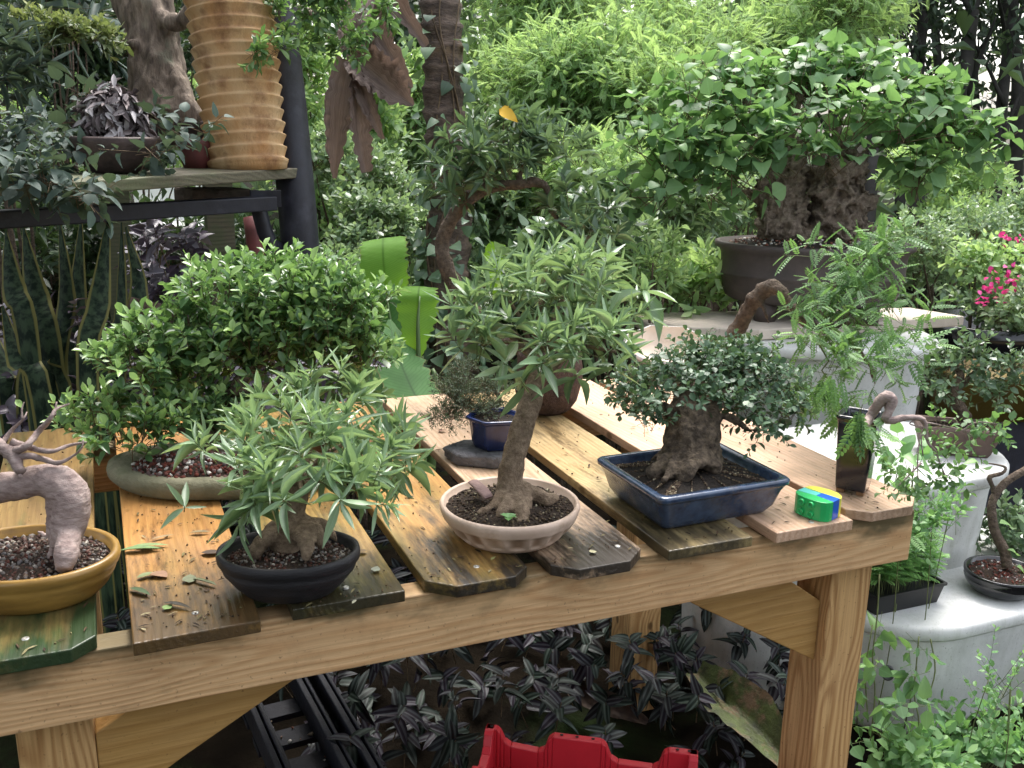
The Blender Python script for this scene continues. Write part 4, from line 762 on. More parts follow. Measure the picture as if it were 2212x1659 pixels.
B_old = basic('old_fissured_bark', (.28, .22, .17), (.08, .06, .048), 60, .9, bump=1, bscale=40, c3=(.20, .21, .15), s3=8, t3=(.55, .72), stretch=(1, 1, .25))
sculpt('trunk', [([at(350, 262, d0), at(345, 215, d0), at(338, 130, d0), at(325, 60, d0), at(300, -20, d0), at(285, -110, d0)], [.12, .095, .080, .082, .086, .085]), ([at(350, 120, d0-.02), at(375, 180, d0-.04), at(395, 240, d0-.05), at(405, 270, d0-.05)], [.03, .034, .04, .03]), ([at(330, 100, d0-.03), at(312, 180, d0-.06), at(300, 250, d0-.07)], [.03, .036, .03]),
                 ([at(340, 40, d0), at(380, 50, d0-.1), at(430, 20, d0-.15), at(520, -10, d0-.2), at(590, 10, d0-.25), at(650, 25, d0-.3), at(690, 45, d0-.32), at(715, 90, d0-.34), at(700, 120, d0-.34)], [.03, .025, .022, .02, .017, .014, .013, .009, .004]),
                 ([at(315, 115, d0-.04), at(290, 97, d0-.08), at(255, 92, d0-.1), at(200, 85, d0-.1)], [.012, .009, .007, .003])], .009, B_old, t, (((22, 22, 7), .022), ((60, 60, 20), .008), (120, .003)), smooth_it=2)
B = MB(); bl = [(at(150, 75, 2.75), (.10, .07, .035)), (at(220, 90, 2.75), (.06, .05, .03)), (at(90, 60, 2.75), (.07, .05, .03))]
shoots(B, bl, 120, OBOV, 8, .030, .012, .03, up=.5, low=.5, shell=(.2, 1.), tipb=.3); B.build('foliage', [leafm('yellowing_leaf', (.07, .14, .035), (.15, .22, .06), (.35, .38, .09), .45, .25, 0), B_twg], t)
B = MB(); bl = [(at(600, 30, 2.45), (.06, .05, .03)), (at(680, 20, 2.4), (.07, .05, .04)), (at(590, 110, 2.35), (.04, .03, .025)), (at(650, 80, 2.45), (.05, .04, .025)), (at(740, 60, 2.5), (.07, .05, .035)), (at(760, 110, 2.5), (.05, .04, .025)), (at(545, 120, 2.32), (.02, .02, .025)), (at(700, -20, 2.4), (.1, .06, .04)), (at(820, 30, 2.6), (.05, .05, .03))]
shoots(B, bl, 170, OBOV, 7, .030, .013, .028, up=.2, low=.7, shell=(.2, 1.), tipb=.3, droop=.1); B.build('foliage', [L_fic, B_twg], t)
# ------------------------------------------------------------------ snake plants
m, t_ = NT('snake_plant_leaf'); g = G(t_); uv = g.n('ShaderNodeSeparateXYZ', Vector=g.n('ShaderNodeUVMap', _uv_map='UVMap').outputs[0]); d_ = g.math('ABSOLUTE', g.math('SUBTRACT', uv.outputs[1], .5))
bn = g.noise(g.n('ShaderNodeCombineXYZ', X=g.math('MULTIPLY', uv.outputs[0], 34.), Y=g.math('MULTIPLY', uv.outputs[1], 3.), Z=1.).outputs[0], 1., 3.); col = g.ramp(bn, [(.4, (.007, .017, .010)), (.6, (.045, .075, .04))])
col = g.mix(g.mapr(d_, .36, .41), col, (.17, .16, .05)); p = g.n('ShaderNodeBsdfPrincipled', Roughness=.6); p.inputs['Specular IOR Level'].default_value = .2; g.set(p.inputs['Base Color'], col); out(g, p.outputs[0]); M_snk = m
BLD = [((60, 760), (25, 620), (12, 500), .055), ((110, 800), (75, 640), (50, 490), .06), ((120, 860), (140, 650), (128, 480), .05), ((170, 850), (165, 680), (175, 470), .055), ((190, 830), (215, 650), (235, 460), .05), ((215, 850), (255, 690), (262, 480), .045),
       ((90, 860), (40, 780), (5, 660), .05), ((140, 880), (90, 790), (35, 690), .055), ((250, 850), (300, 640), (272, 490), .045), ((60, 900), (80, 780), (125, 745), .05), ((180, 880), (150, 760), (110, 700), .045), ((20, 880), (10, 800), (-20, 700), .05)]
for c, (a_, b_, idx, lab) in enumerate(((0, 4, 0, 'clump of yellow-edged snake plant blades at the left edge, beneath the shelf bar'), (4, 9, 0, 'taller yellow-edged snake plant with a curling blade left of the leafy fig'), (9, 12, 0, 'low snake plant clump with one blade bent sideways behind the mustard pot'))):
    t = thing('snake_plant', lab, 'plant', (*at(*BLD[(a_+b_)//2][0], 2.35)[:2], GZ), 'snake plants')
    L_ = BLD[a_:b_] if c < 2 else [BLD[6], BLD[7], BLD[9], BLD[10], BLD[11]]
    if c == 1: L_ = BLD[4:6]+[BLD[8]]
    if c == 0: L_ = BLD[0:4]
    for k, (p_, q_, r_, w_) in enumerate(L_):
        d_ = 2.2+.07*k; B = MB(); ft = at(*p_, d_); g0 = ft.copy(); g0[2] = GZ+.0; ribbon(B, [g0, ft, at(*q_, d_), at(*r_, d_+.03)], [w_*.6, w_*.95, w_*1., .006], R2+K2*.6*math.sin(k*3+c), .35, 5, wav=.05); B.build('blade', M_snk, t)
B = MB(); tube(B, [at(350, 740, 2.35), at(325, 690, 2.35), at(330, 652, 2.35)], [.055, .055, .05], 18, 2)
o = B.build('ribbed_stump', basic('ribbed_brown_fibre', (.17, .12, .085), (.07, .05, .04), 60, .9, bump=1, stretch=(4, 4, .3)), None); o2 = at(340, 900, 2.35); tag(o, 'ribbed brown fibre stump behind the leafy fig, below the curling blade', 'stump')
# ------------------------------------------------------------------ green banana-type leaves
def banm(name, a, b, tr):
    m, t_ = NT(name); g = G(t_); uv = g.n('ShaderNodeSeparateXYZ', Vector=g.n('ShaderNodeUVMap', _uv_map='UVMap').outputs[0]); d_ = g.math('ABSOLUTE', g.math('SUBTRACT', uv.outputs[1], .5))
    ve = g.math('SINE', g.math('MULTIPLY', g.math('SUBTRACT', uv.outputs[0], g.math('MULTIPLY', d_, .25)), 230.)); nb_ = g.noise(g.n('ShaderNodeTexCoord').outputs['Object'], 14., 4.); col = g.mix(g.mapr(ve, .2, 1., 0., .8), b, a); col = g.mix(g.mapr(nb_, .5, .7, 0., .5), col, tuple(v*.8 for v in a)); col = g.mix(g.mapr(d_, .47, .5, 0., .8), col, (.20, .13, .05)); col = g.mix(g.mapr(d_, .0, .035, 1., 0.), col, tuple(v*.5 for v in a))
    p = g.n('ShaderNodeBsdfPrincipled', Roughness=.6); p.inputs['Specular IOR Level'].default_value = .25; g.set(p.inputs['Base Color'], col); tl = g.n('ShaderNodeBsdfTranslucent'); tl.inputs[0].default_value = (min(1, b[0]*2.2), min(1, b[1]*2), b[2]*.8, 1)
    mx = g.n('ShaderNodeMixShader', Fac=tr); t_.links.new(p.outputs[0], mx.inputs[1]); t_.links.new(tl.outputs[0], mx.inputs[2]); out(g, mx.outputs[0]); return m
M_ban = banm('banana_leaf', (.10, .25, .035), (.19, .38, .06), .4); M_ban2 = banm('banana_leaf_dark', (.045, .13, .035), (.08, .21, .055), .3)
C0 = at(905, 1000, 2.75); t = thing('banana_plant', 'young banana plant with broad upright bright green leaves behind the table', 'plant', (C0[0], C0[1], GZ))
B = MB(); ribbon(B, [at(903, 778, 2.65), at(902, 752, 2.65), at(900, 715, 2.65), at(901, 672, 2.66), at(903, 640, 2.66), at(906, 618, 2.68)], [.006, .045, .088, .108, .108, .095], R2, .10, 9, across=10, rag=.22, wav=.012); B.build('leaf', M_ban, t)
B = MB(); ribbon(B, [at(872, 880, 2.8), at(862, 800, 2.84), at(848, 720, 2.88), at(838, 640, 2.9), at(826, 575, 2.92), at(818, 545, 2.95)], [.05, .11, .135, .14, .13, .11], R2, .08, 9, across=10, rag=.22, wav=.015); B.build('leaf', M_ban2, t)
B = MB(); ribbon(B, [at(836, 636, 2.84), at(832, 600, 2.83), at(828, 560, 2.83), at(827, 530, 2.85), at(828, 514, 2.89)], [.115, .135, .14, .138, .13], R2+UP*.16, .04, 9, across=10, rag=.22, wav=.012); B.build('leaf', M_ban, t)
B = MB(); ribbon(B, [at(930, 910, 2.5), at(895, 850, 2.55), at(868, 790, 2.6), at(850, 735, 2.65), at(842, 690, 2.7)], [.12, .14, .13, .08, .01], R2-UP*.3, .08, 9, across=10, rag=.22, wav=.01); B.build('leaf', M_ban2, t)
B = MB(); ribbon(B, [at(790, 820, 2.75), at(775, 740, 2.8), at(770, 660, 2.85), at(785, 590, 2.9)], [.05, .10, .09, .02], R2, .1, 9, across=10, rag=.22, wav=.02); B.build('leaf', M_ban2, t)
B = MB(); ribbon(B, [at(1085, 640, 3.3), at(1075, 590, 3.3), at(1072, 545, 3.3), at(1076, 525, 3.3)], [.06, .09, .085, .05], R2, .2, 5, across=6); B.build('leaf', M_ban, t)
B = MB(); ribbon(B, [at(770, 790, 2.7), at(800, 860, 2.6), at(870, 900, 2.5)], [.09, .11, .1], R2, .2, 4, across=6); B.build('leaf', M_ban2, t)
B = MB(); g0 = at(912, 900, 2.7); g0[2] = GZ; tube(B, [g0, at(908, 880, 2.68), at(905, 800, 2.65), at(903, 700, 2.645), at(907, 640, 2.655)], [.022, .014, .008, .005, .002], 8, 4); tube(B, [g0, at(880, 900, 2.72), at(858, 780, 2.84), at(835, 640, 2.88)], [.02, .012, .006, .003], 8, 4); tube(B, [g0, at(940, 850, 2.75), at(925, 800, 2.76)], [.018, .010, .004], 8, 4); B.build('stem', basic('banana_stem', (.12, .2, .06), (.06, .10, .035), 12, .5), t)
# ------------------------------------------------------------------ ringed palm trunk with climbing vine, dead leaf
C0 = at(975, 700, 3.1); t = thing('palm_tree', 'ringed palm trunk overgrown with small-leaved climbing vine, behind the table centre', 'tree', (C0[0], C0[1], GZ))
B = MB(); pl = [(980, 1000), (972, 720), (965, 560), (975, 400), (960, 250), (958, 120), (950, 0), (945, -160)]; P_, R_ = catmull([at(x, y, 3.1) for x, y in pl], [.075, .07, .068, .062, .060, .060, .06, .06], 16); rings = []
an = np.linspace(0, 2*np.pi, 28, endpoint=False)
for i in range(len(P_)):
    s_ = i % 6; r = R_[i]*(1+.16*(s_/5)**2+.05*mnoise.noise(Vector((i*.3, 0, 0)))); rr = np.array([r*(1+.12*mnoise.noise(Vector((math.cos(a_)*2, math.sin(a_)*2, i*.25)))) for a_ in an]); rings.append(P_[i]+rr[:, None]*(np.cos(an)[:, None]*R2+np.sin(an)[:, None]*K2))
loft(B, rings); B.build('trunk', basic('palm_bark', (.17, .125, .095), (.06, .045, .038), 22, .9, bump=1, bscale=35, c3=(.30, .20, .11), s3=5, t3=(.58, .72), stretch=(1, 1, 3)), t)
L_vin = leafm('climbing_vine_leaf', (.04, .10, .045), (.075, .17, .08), (.16, .30, .12), .4, .22, .1)
B = MB(); n = 480; yy = rng.uniform(10, 820, n); keep = (rng.uniform(size=n) < np.where(yy < 300, .45, 1)); yy = yy[keep]; n = len(yy)
Pc = np.array([at(np.interp(y, [p[1] for p in pl[::-1]], [p[0] for p in pl[::-1]]), y, 3.1) for y in yy]); th = rng.uniform(-1.3, 4.4, n); dr = -np.cos(th)[:, None]*K2+np.sin(th)[:, None]*R2
inst(B, HEART, Pc+dr*rng.uniform(.065, .11, n)[:, None], dr*.7+np.array([0, 0, -.4])+.5*rng.normal(size=(n, 3)), dr+np.array([0, 0, .8]), rng.uniform(.035, .065, n), rng.uniform(.03, .05, n), rng.uniform(.1, .9, n)); B.build('climbing_vine', L_vin, t)
B = MB()
for k in range(5): tube(B, [P_[i]+(.066+.01*math.sin(i+k))*(-math.cos(.5*math.sin(i*.09+k)+(k-2)*.5)*K2+math.sin(.5*math.sin(i*.09+k)+(k-2)*.5)*R2) for i in range(8, len(P_), 6)], .0025, 5, 3)
B.build('vine_stem', B_twg, t)
m, t_ = NT('dead_banana_leaf'); g = G(t_); uv = g.n('ShaderNodeSeparateXYZ', Vector=g.n('ShaderNodeUVMap', _uv_map='UVMap').outputs[0]); nz = g.noise(g.n('ShaderNodeCombineXYZ', X=g.math('MULTIPLY', uv.outputs[0], 3.), Y=g.math('MULTIPLY', uv.outputs[1], 40.), Z=0.).outputs[0], 1., 4.)
p = g.n('ShaderNodeBsdfPrincipled', Roughness=.7); g.set(p.inputs['Base Color'], g.ramp(nz, [(.35, (.07, .045, .038)), (.65, (.24, .175, .145))])); tl = g.n('ShaderNodeBsdfTranslucent'); tl.inputs[0].default_value = (.25, .17, .13, 1); mx = g.n('ShaderNodeMixShader', Fac=.25); t_.links.new(p.outputs[0], mx.inputs[1]); t_.links.new(tl.outputs[0], mx.inputs[2]); out(g, mx.outputs[0]); M_dead = m
t = thing('dead_banana_leaf', 'large torn dry brown banana leaf hanging left of the ringed palm trunk', 'dead leaf', at(780, 150, 2.85))
for P_, W_, sd in (([(800, -60, 2.95), (790, 20, 2.9), (775, 90, 2.86), (770, 150, 2.85)], [.06, .09, .11, .02], R2+UP*.2), ([(760, 125, 2.85), (800, 150, 2.83), (850, 195, 2.84), (893, 228, 2.86)], [.05, .10, .085, .01], UP*1.0+R2*.4), ([(830, -40, 2.95), (870, 30, 2.93), (920, 100, 2.95)], [.06, .05, .02], UP+R2*.2),
                   ([(752, 130, 2.86), (738, 220, 2.85), (728, 310, 2.86), (723, 385, 2.88)], [.05, .075, .05, .012], R2), ([(770, 150, 2.85), (772, 230, 2.83), (778, 310, 2.85), (790, 372, 2.87)], [.03, .055, .05, .035], R2*.9+K2*.5), ([(765, 140, 2.83), (790, 210, 2.82), (812, 260, 2.83), (828, 300, 2.85)], [.02, .045, .03, .012], R2-UP*.3), ([(840, -60, 2.9), (812, 40, 2.86), (850, 130, 2.85), (890, 190, 2.87)], [.05, .06, .05, .01], R2*.5+UP)):
    B = MB(); ribbon(B, [at(*q) for q in P_], [w_*(1.15 if i_ < 3 else 1) for i_, w_ in enumerate(W_)], sd, .75, 10, across=8, wav=.14, rag=.35); B.build('torn_blade', M_dead, t)
# ------------------------------------------------------------------ white tubs, slab, pots on them
def tubmat():
    m, t = NT('weathered_white_tub'); g = G(t); tc = g.n('ShaderNodeTexCoord').outputs['Object']
    n1 = g.noise(tc, 6., 6., .65); col = g.ramp(n1, [(.3, (.46, .47, .45)), (.62, (.68, .68, .67))])
    st = g.noise(g.n('ShaderNodeMapping', Vector=tc, Scale=(1, 1, .12)).outputs[0], 22., 5., .7); col = g.mix(g.mapr(st, .50, .75, 0., .45), col, (.30, .31, .25))
    sp = g.noise(tc, 34., 6., .75); col = g.mix(g.mapr(sp, .60, .72, 0., .55), col, (.22, .22, .18))
    al = g.noise(tc, 3., 4., .6); col = g.mix(g.mapr(al, .50, .66, 0., .55), col, (.26, .29, .19))
    fs = g.noise(tc, 260., 2.); col = g.mix(g.mapr(fs, .66, .72, 0., .6), col, (.12, .11, .09))
    p = g.n('ShaderNodeBsdfPrincipled', Roughness=.6); g.set(p.inputs['Base Color'], col)
    b = g.n('ShaderNodeBump', Height=sp, Strength=.3, Distance=.004); t.links.new(b.outputs[0], p.inputs['Normal']); out(g, p.outputs[0]); return m
M_tub = tubmat()
def tub(label, cx, cy, zt_, hx, hy, holes=False, rot=0., grp='white tubs'):
    t = thing('white_tub', label, 'tub', (cx, cy, GZ), grp); q = sec_rrect(.85, 12); B = MB(); c = np.array((cx, cy, 0)); Mz = rotz(rot).T
    loft(B, [q(hx-i, hy-i)@Mz+c+(0, 0, z) for i, z in ((.06, GZ), (.055, GZ+.02), (.035, zt_-.08), (.03, zt_-.034))]); B.build('tub_body', M_tub, t)
    B = MB(); loft(B, [q(hx-i, hy-i)@Mz+c+(0, 0, z) for i, z in ((.028, zt_-.036), (.004, zt_-.034), (0, zt_-.028), (0, zt_-.008), (.006, zt_-.001), (.018, zt_), (.2, zt_-.003))]); B.build('lid', M_tub, t)
    return t
xa, ya = .925, .285
tA = tub('lowest and nearest white tub, right of the front table leg, draped with vine', xa+.42, ya+.26, -.45, .42, .26)
for zz in (-.555, -.665):
    B = MB(); an = np.linspace(0, 2*np.pi, 20, endpoint=False); c_ = np.array((xa+.075, ya+.062, zz)); nn = nrm(np.array([-.7, -.72, 0.])); uu = np.array([nn[1], -nn[0], 0]); rg = lambda r, k: c_+nn*k+r*(np.cos(an)[:, None]*uu+np.sin(an)[:, None]*np.array([0, 0, 1.])*1.3)
    loft(B, [rg(.013, .02), rg(.0135, .027), rg(.010, .027), rg(.0095, .015), rg(.001, .015)], cap0=False); B.build('drain_hole', basic('hole_shade', (.08, .08, .08)), tA)
eR = tz(2195, 985, -.2)
tub('middle white tub whose pale lid carries the brown rectangular pot', eR[0]-.42, eR[1]+.155, -.2, .43, .24)
cC = at(1800, 760, 3.05); tub('tallest white tub at the back, under the stone slab and huge bonsai', cC[0], cC[1]+.05, -.035, .33, .26, rot=-.35)
t = thing('stone_slab', 'pale thick stone slab lying on the tallest white tub', 'slab', cC); B = MB()
sl = [tz(1405, 704, 0), tz(1640, 712, 0), tz(2084, 683, 0), tz(1965, 664, 0), tz(1360, 676, 0)]; prism(B, sl, (0, 0, -.033)); B.build('slab', basic('pale_concrete', (.58, .50, .42), (.40, .35, .29), 10, .85, bump=.3, bscale=40, c3=(.2, .17, .13), s3=24, t3=(.62, .75)), t, smooth=False, bevel=.004, recalc=True)
# giant bonsai
C0 = at(1748, 650, 3.12); C0[2] = .0; C0 = C0+K2*.0
t = thing('bonsai', 'huge gnarled-trunk bonsai with broad heart-shaped leaves in a wide dark brown oval pot', 'bonsai', C0)
M_bigp = basic('dark_brown_unglazed', (.088, .068, .060), (.052, .042, .038), 12, .6, bump=.15, bscale=50)
pot('pot', C0, .312, .20, [(.80, .055), (.86, .065), (.90, .095), (.915, .13), (.93, .134), (.93, .142), (.92, .146), (.93, .20), (.95, .212), (1.0, .220), (1.0, .235), (.95, .237), (.93, .225), (.5, .22)], EL, math.radians(-23), M_bigp, t)
for sx_ in (-.16, .16):
    for sy_ in (-.09, .09):
        B = MB(); c_ = C0+R2*sx_+K2*sy_; loft(B, [sec_ellipse(12)(.035, .03)*1.+c_+(0, 0, z) for z in (.0005, .06)]); B.build('foot', M_bigp, t)
soil(C0+np.array([0, 0, .222]), .288, .195, EL, math.radians(-23), M_soilb, t, M_peb, 700, .03, .010)
d0 = 3.1
tb = [([at(1700, 540, d0), at(1690, 480, d0), at(1685, 420, d0), at(1700, 370, d0), at(1720, 320, d0)], [.085, .085, .080, .07, .04]), ([at(1790, 540, d0-.02), at(1795, 480, d0-.03), at(1790, 420, d0-.02), at(1780, 360, d0)], [.07, .065, .06, .05]), ([at(1840, 540, d0-.02), at(1848, 500, d0-.04), at(1835, 440, d0-.04), at(1845, 380, d0-.02), at(1830, 330, d0)], [.045, .05, .05, .04, .03]),
      ([at(1870, 530, d0+.02), at(1862, 470, d0), at(1860, 420, d0)], [.03, .03, .025]), ([at(1800, 500, d0-.09), at(1815, 450, d0-.09), at(1850, 430, d0-.09), at(1860, 400, d0-.06)], [.022, .02, .02, .02]), ([at(1760, 530, d0-.09), at(1770, 480, d0-.09), at(1800, 460, d0-.09), at(1790, 400, d0-.08)], [.02, .022, .02, .02]), ([at(1830, 520, d0-.09), at(1800, 490, d0-.1), at(1830, 470, d0-.1)], [.018, .02, .018]),
      ([at(1660, 450, d0-.02), at(1635, 425, d0-.04), at(1610, 410, d0-.06)], [.03, .02, .012]), ([at(1720, 340, d0), at(1690, 300, d0), at(1670, 250, d0-.05), at(1600, 220, d0-.05)], [.035, .02, .014, .008]), ([at(1720, 340, d0), at(1745, 280, d0), at(1740, 230, d0), at(1700, 180, d0)], [.03, .018, .012, .006]),
      ([at(1850, 380, d0-.02), at(1880, 320, d0-.02), at(1960, 300, d0-.02), at(2030, 285, d0), at(2080, 250, d0)], [.03, .016, .013, .01, .006]), ([at(1830, 340, d0), at(1850, 260, d0), at(1900, 210, d0), at(1960, 170, d0)], [.03, .014, .01, .006]), ([at(1990, 295, d0), at(2070, 310, d0), at(2150, 310, d0)], [.01, .008, .005]), ([at(1660, 430, d0), at(1560, 400, d0-.05), at(1480, 390, d0-.1)], [.02, .01, .005])]
B_gnl = basic('gnarled_bark', (.30, .24, .18), (.12, .09, .07), 90, .9, bump=1, bscale=110, c3=(.05, .035, .028), s3=30, t3=(.56, .7), det=8.)
for k_ in range(34):
    x_, y_ = rng.uniform(1770, 1868), rng.uniform(380, 525); dd_ = d0-.10+.06*abs((x_-1815)/55)**2; a_ = rng.uniform(-.9, .9)
    tb.append(([at(x_, y_, dd_+.02), at(x_+28*math.sin(a_), y_-24, dd_-.01), at(x_+40*math.sin(a_)+8, y_-52, dd_+.01)], [.014, .019, .011]))
for k_ in range(10):
    x_, y_ = rng.uniform(1655, 1740), rng.uniform(470, 535); tb.append(([at(x_, y_, d0-.085), at(x_+rng.normal(0, 8), y_-60, d0-.08), at(x_+rng.normal(0, 18), y_-130, d0-.05)], [.016, .017, .01]))
sculpt('trunk', tb, .0055, B_gnl, t, ((17, .018), (45, .016), (110, .007)), smooth_it=0, ridge=.022)
B = MB(); bl = [(at(1500, 250, 3.0), (.14, .12, .07)), (at(1600, 200, 3.05), (.14, .12, .06)), (at(1750, 195, 3.1), (.16, .14, .06)), (at(1890, 200, 3.1), (.15, .14, .06)), (at(1990, 235, 3.1), (.12, .12, .05)), (at(1450, 340, 2.95), (.12, .12, .06)), (at(1560, 330, 2.9), (.13, .10, .06)), (at(1680, 300, 2.88), (.14, .08, .07)), (at(1820, 270, 2.9), (.14, .08, .06)), (at(1420, 420, 2.95), (.09, .09, .06)), (at(1940, 280, 3.0), (.12, .1, .05)), (at(2060, 305, 3.05), (.10, .1, .05)), (at(2110, 330, 3.0), (.06, .06, .03)), (at(1400, 300, 2.95), (.05, .06, .04)), (at(1720, 130, 3.1), (.05, .06, .03)), (at(1560, 175, 3.05), (.06, .06, .03)), (at(1975, 395, 3.0), (.05, .05, .04)), (at(1980, 360, 3.05), (.08, .08, .05)), (at(1780, 330, 2.88), (.08, .05, .03)), (at(1530, 410, 2.9), (.06, .06, .04)), (at(1690, 355, 2.86), (.10, .05, .03)), (at(1610, 390, 2.88), (.07, .05, .04)), (at(1800, 350, 2.88), (.06, .04, .02)), (at(1840, 160, 3.1), (.1, .1, .03))]
shoots(B, bl, 330, OVATE, 6, .058, .048, .08, up=.6, a0=80, a1=40, droop=.12, low=.45, shell=(.2, 1.3), tipb=.3, twr=.0035, face=.9)
B.build('foliage', [L_big, B_twg], t)
# brown rectangular pot on middle tub
rc = [tz(x, y, -.125) for x, y in ((1957, 918), (2152, 933), (2170, 912), (1995, 898))]; cc = sum(rc)/4; ex = (rc[1]-rc[0]+rc[2]-rc[3])/2; ey = (rc[3]-rc[0]+rc[2]-rc[1])/2; ang = math.atan2(ex[1], ex[0]); hx, hy = np.linalg.norm(ex)/2, min(.10, np.linalg.norm(ey)/2)
C0 = np.array((cc[0], cc[1], -.2)); t = thing('bonsai', 'small leafy bonsai in a plain brown rectangular pot on the middle white tub', 'bonsai', C0)
pot('pot', C0, hx, hy, [((-.025,), 0), ((-.02,), .01), ((-.006,), .06), ((0,), .064), ((0,), .075), ((-.012,), .075), ((-.014,), .060), ((-.05,), .058)], RC, ang, basic('plain_brown_clay', (.17, .115, .095), (.10, .07, .06), 20, .7), t)
soil(C0+np.array([0, 0, .062]), hx-.015, hy-.015, RC, ang, M_soilb, t, M_pebd, 300, .01, .006)
dd = float(np.dot(C0-CAM, FW)); B = MB(); tube(B, [at(2085, 905, dd), at(2072, 880, dd), at(2062, 850, dd), at(2075, 810, dd), at(2055, 780, dd)], [.018, .014, .012, .01, .006], 8, 4, jit=.08); tube(B, [at(2062, 850, dd), at(2110, 800, dd), at(2160, 780, dd)], [.008, .005, .003], 6, 4); B.build('trunk', B_brn, t)
B = MB(); shoots(B, [(at(2050, 790, dd), (.06, .06, .04)), (at(2110, 800, dd), (.07, .06, .04)), (at(2020, 840, dd), (.05, .05, .04)), (at(2090, 750, dd), (.05, .05, .04)), (at(2180, 790, dd), (.05, .05, .03)), (at(2150, 850, dd), (.05, .05, .04))], 170, OVAL, 6, .022, .012, .035, up=.3, low=.6, shell=(.2, 1.1), tipb=.15, twr=.0012); B.build('foliage', [L_lan, B_twg], t)
# black round pot and whip tree on nearest tub
C0 = tz(2160, 1275, -.45); t = thing('bonsai', 'slender bent-stem bonsai in a shiny black round bowl on the nearest white tub', 'bonsai', C0)
M_gbl = basic('gloss_black', (.012, .012, .014), (.008, .008, .01), 10, .2, coat=.4)
pot('pot', C0, .085, .08, [(.6, 0), (.8, .006), (.96, .024), (1.0, .035), (.97, .04), (1.02, .045), (1.02, .052), (.92, .052), (.9, .045), (.4, .042)], EL, 0, M_gbl, t); soil(C0+np.array([0, 0, .044]), .077, .072, EL, 0, M_soil, t, M_pebr, 300, .008, .006)
dd = float(np.dot(C0-CAM, FW))-.02; B = MB(); tube(B, [at(2176, 1225, dd), at(2170, 1190, dd), at(2150, 1150, dd), at(2142, 1100, dd), at(2150, 1070, dd), at(2175, 1040, dd), at(2215, 1015, dd), at(2260, 990, dd)], [.013, .012, .011, .010, .009, .009, .008, .007], 9, 5, jit=.05)
tube(B, [at(2150, 1070, dd), at(2142, 1045, dd), at(2138, 1030, dd), at(2165, 1022, dd), at(2172, 1010, dd), at(2150, 1003, dd), at(2120, 1000, dd)], [.006, .005, .006, .004, .003, .002, .001], 7, 3, jit=.1); B.build('trunk', B_brn, t)
B = MB(); P_ = np.array([at(x, y, dd) for x, y in ((2152, 1130), (2190, 1220), (2200, 1205), (2120, 1000), (2165, 1240))]); inst(B, OVATE, P_, [(1, -.4, 0), (.8, -.5, -.5), (-.5, 0, .6), (-1, .3, .2), (.6, -.5, -.6)], np.tile([0, -.2, 1.], (5, 1)), .042, .022, .8); B.build('foliage', L_big, t)
# seedling tray
C0 = tz(1965, 1318, -.45); t = thing('seedling_tray', 'black plastic tray of fine bright green fern-like seedlings on the nearest tub', 'seedling tray', C0)
B = MB(); r0 = np.array([1., 0, 0]); q = sec_rrect(.06); loft(B, [q(.098+s, .07+s)+C0+np.array([0.0, .07, z]) for s, z in ((-.008, 0), (0, .045), (.004, .045), (.004, .05), (-.002, .05), (-.006, .035), (-.05, .035))]); B.build('tray', basic('black_tray', (.018, .017, .018), (.01, .01, .01), 10, .5), t, smooth=False)
L_sd = leafm('seedling_leaf', (.09, .28, .07), (.16, .42, .10), (.30, .58, .14), .5, .4, 0)
B = MB(); n = 230; P_ = C0+np.stack([rng.uniform(-.085, .085, n), rng.uniform(.01, .13, n), np.full(n, .036)], -1); h = rng.uniform(.04, .15, n); tp = P_+np.stack([rng.normal(0, .012, n), rng.normal(0, .012, n), h], -1); twigs(B, P_, tp, .0008, 1)
for k in range(4): a_ = rng.uniform(0, 6.28, n); inst(B, FRONDK, P_+(tp-P_)*(.55+.15*k), np.stack([np.cos(a_), np.sin(a_), .25+0*a_], -1), np.tile([0, 0, 1.], (n, 1)), .035, .032, rng.uniform(0, 1, n))
B.build('seedlings', [L_sd, B_gtw], t)
# vine on the nearest tub
t = thing('climbing_vine', 'leafy vine hanging over the front corner of the nearest white tub', 'vine', (xa+.1, ya-.02, GZ)); B = MB()
for P_ in ([(1985, 1375), (1980, 1430), (1975, 1500), (1985, 1560), (1975, 1620)], [(1900, 1240), (1895, 1330), (1885, 1420), (1890, 1500), (1880, 1600)], [(2010, 1380), (2020, 1450), (2000, 1520)], [(1885, 1350), (1870, 1450), (1875, 1560)]): tube(B, [at(x, y, 1.98) for x, y in P_], .0015, 5, 4, 1)
bl = [(at(1990, 1400, 1.9), (.05, .02, .04)), (at(1985, 1460, 1.88), (.045, .02, .05)), (at(1978, 1540, 1.86), (.04, .02, .05)), (at(1885, 1440, 1.95), (.02, .03, .05)), (at(1882, 1540, 1.93), (.03, .03, .07)), (at(1900, 1600, 1.9), (.05, .04, .05)), (at(1900, 1345, 2.0), (.03, .02, .03))]
shoots(B, bl, 26, OVATE, 5, .040, .022, .04, up=-.5, a0=80, a1=40, droop=.4, low=1, shell=(.1, 1.), tipb=.1, twr=.001); B.build('foliage', [L_big, B_gtw], t)
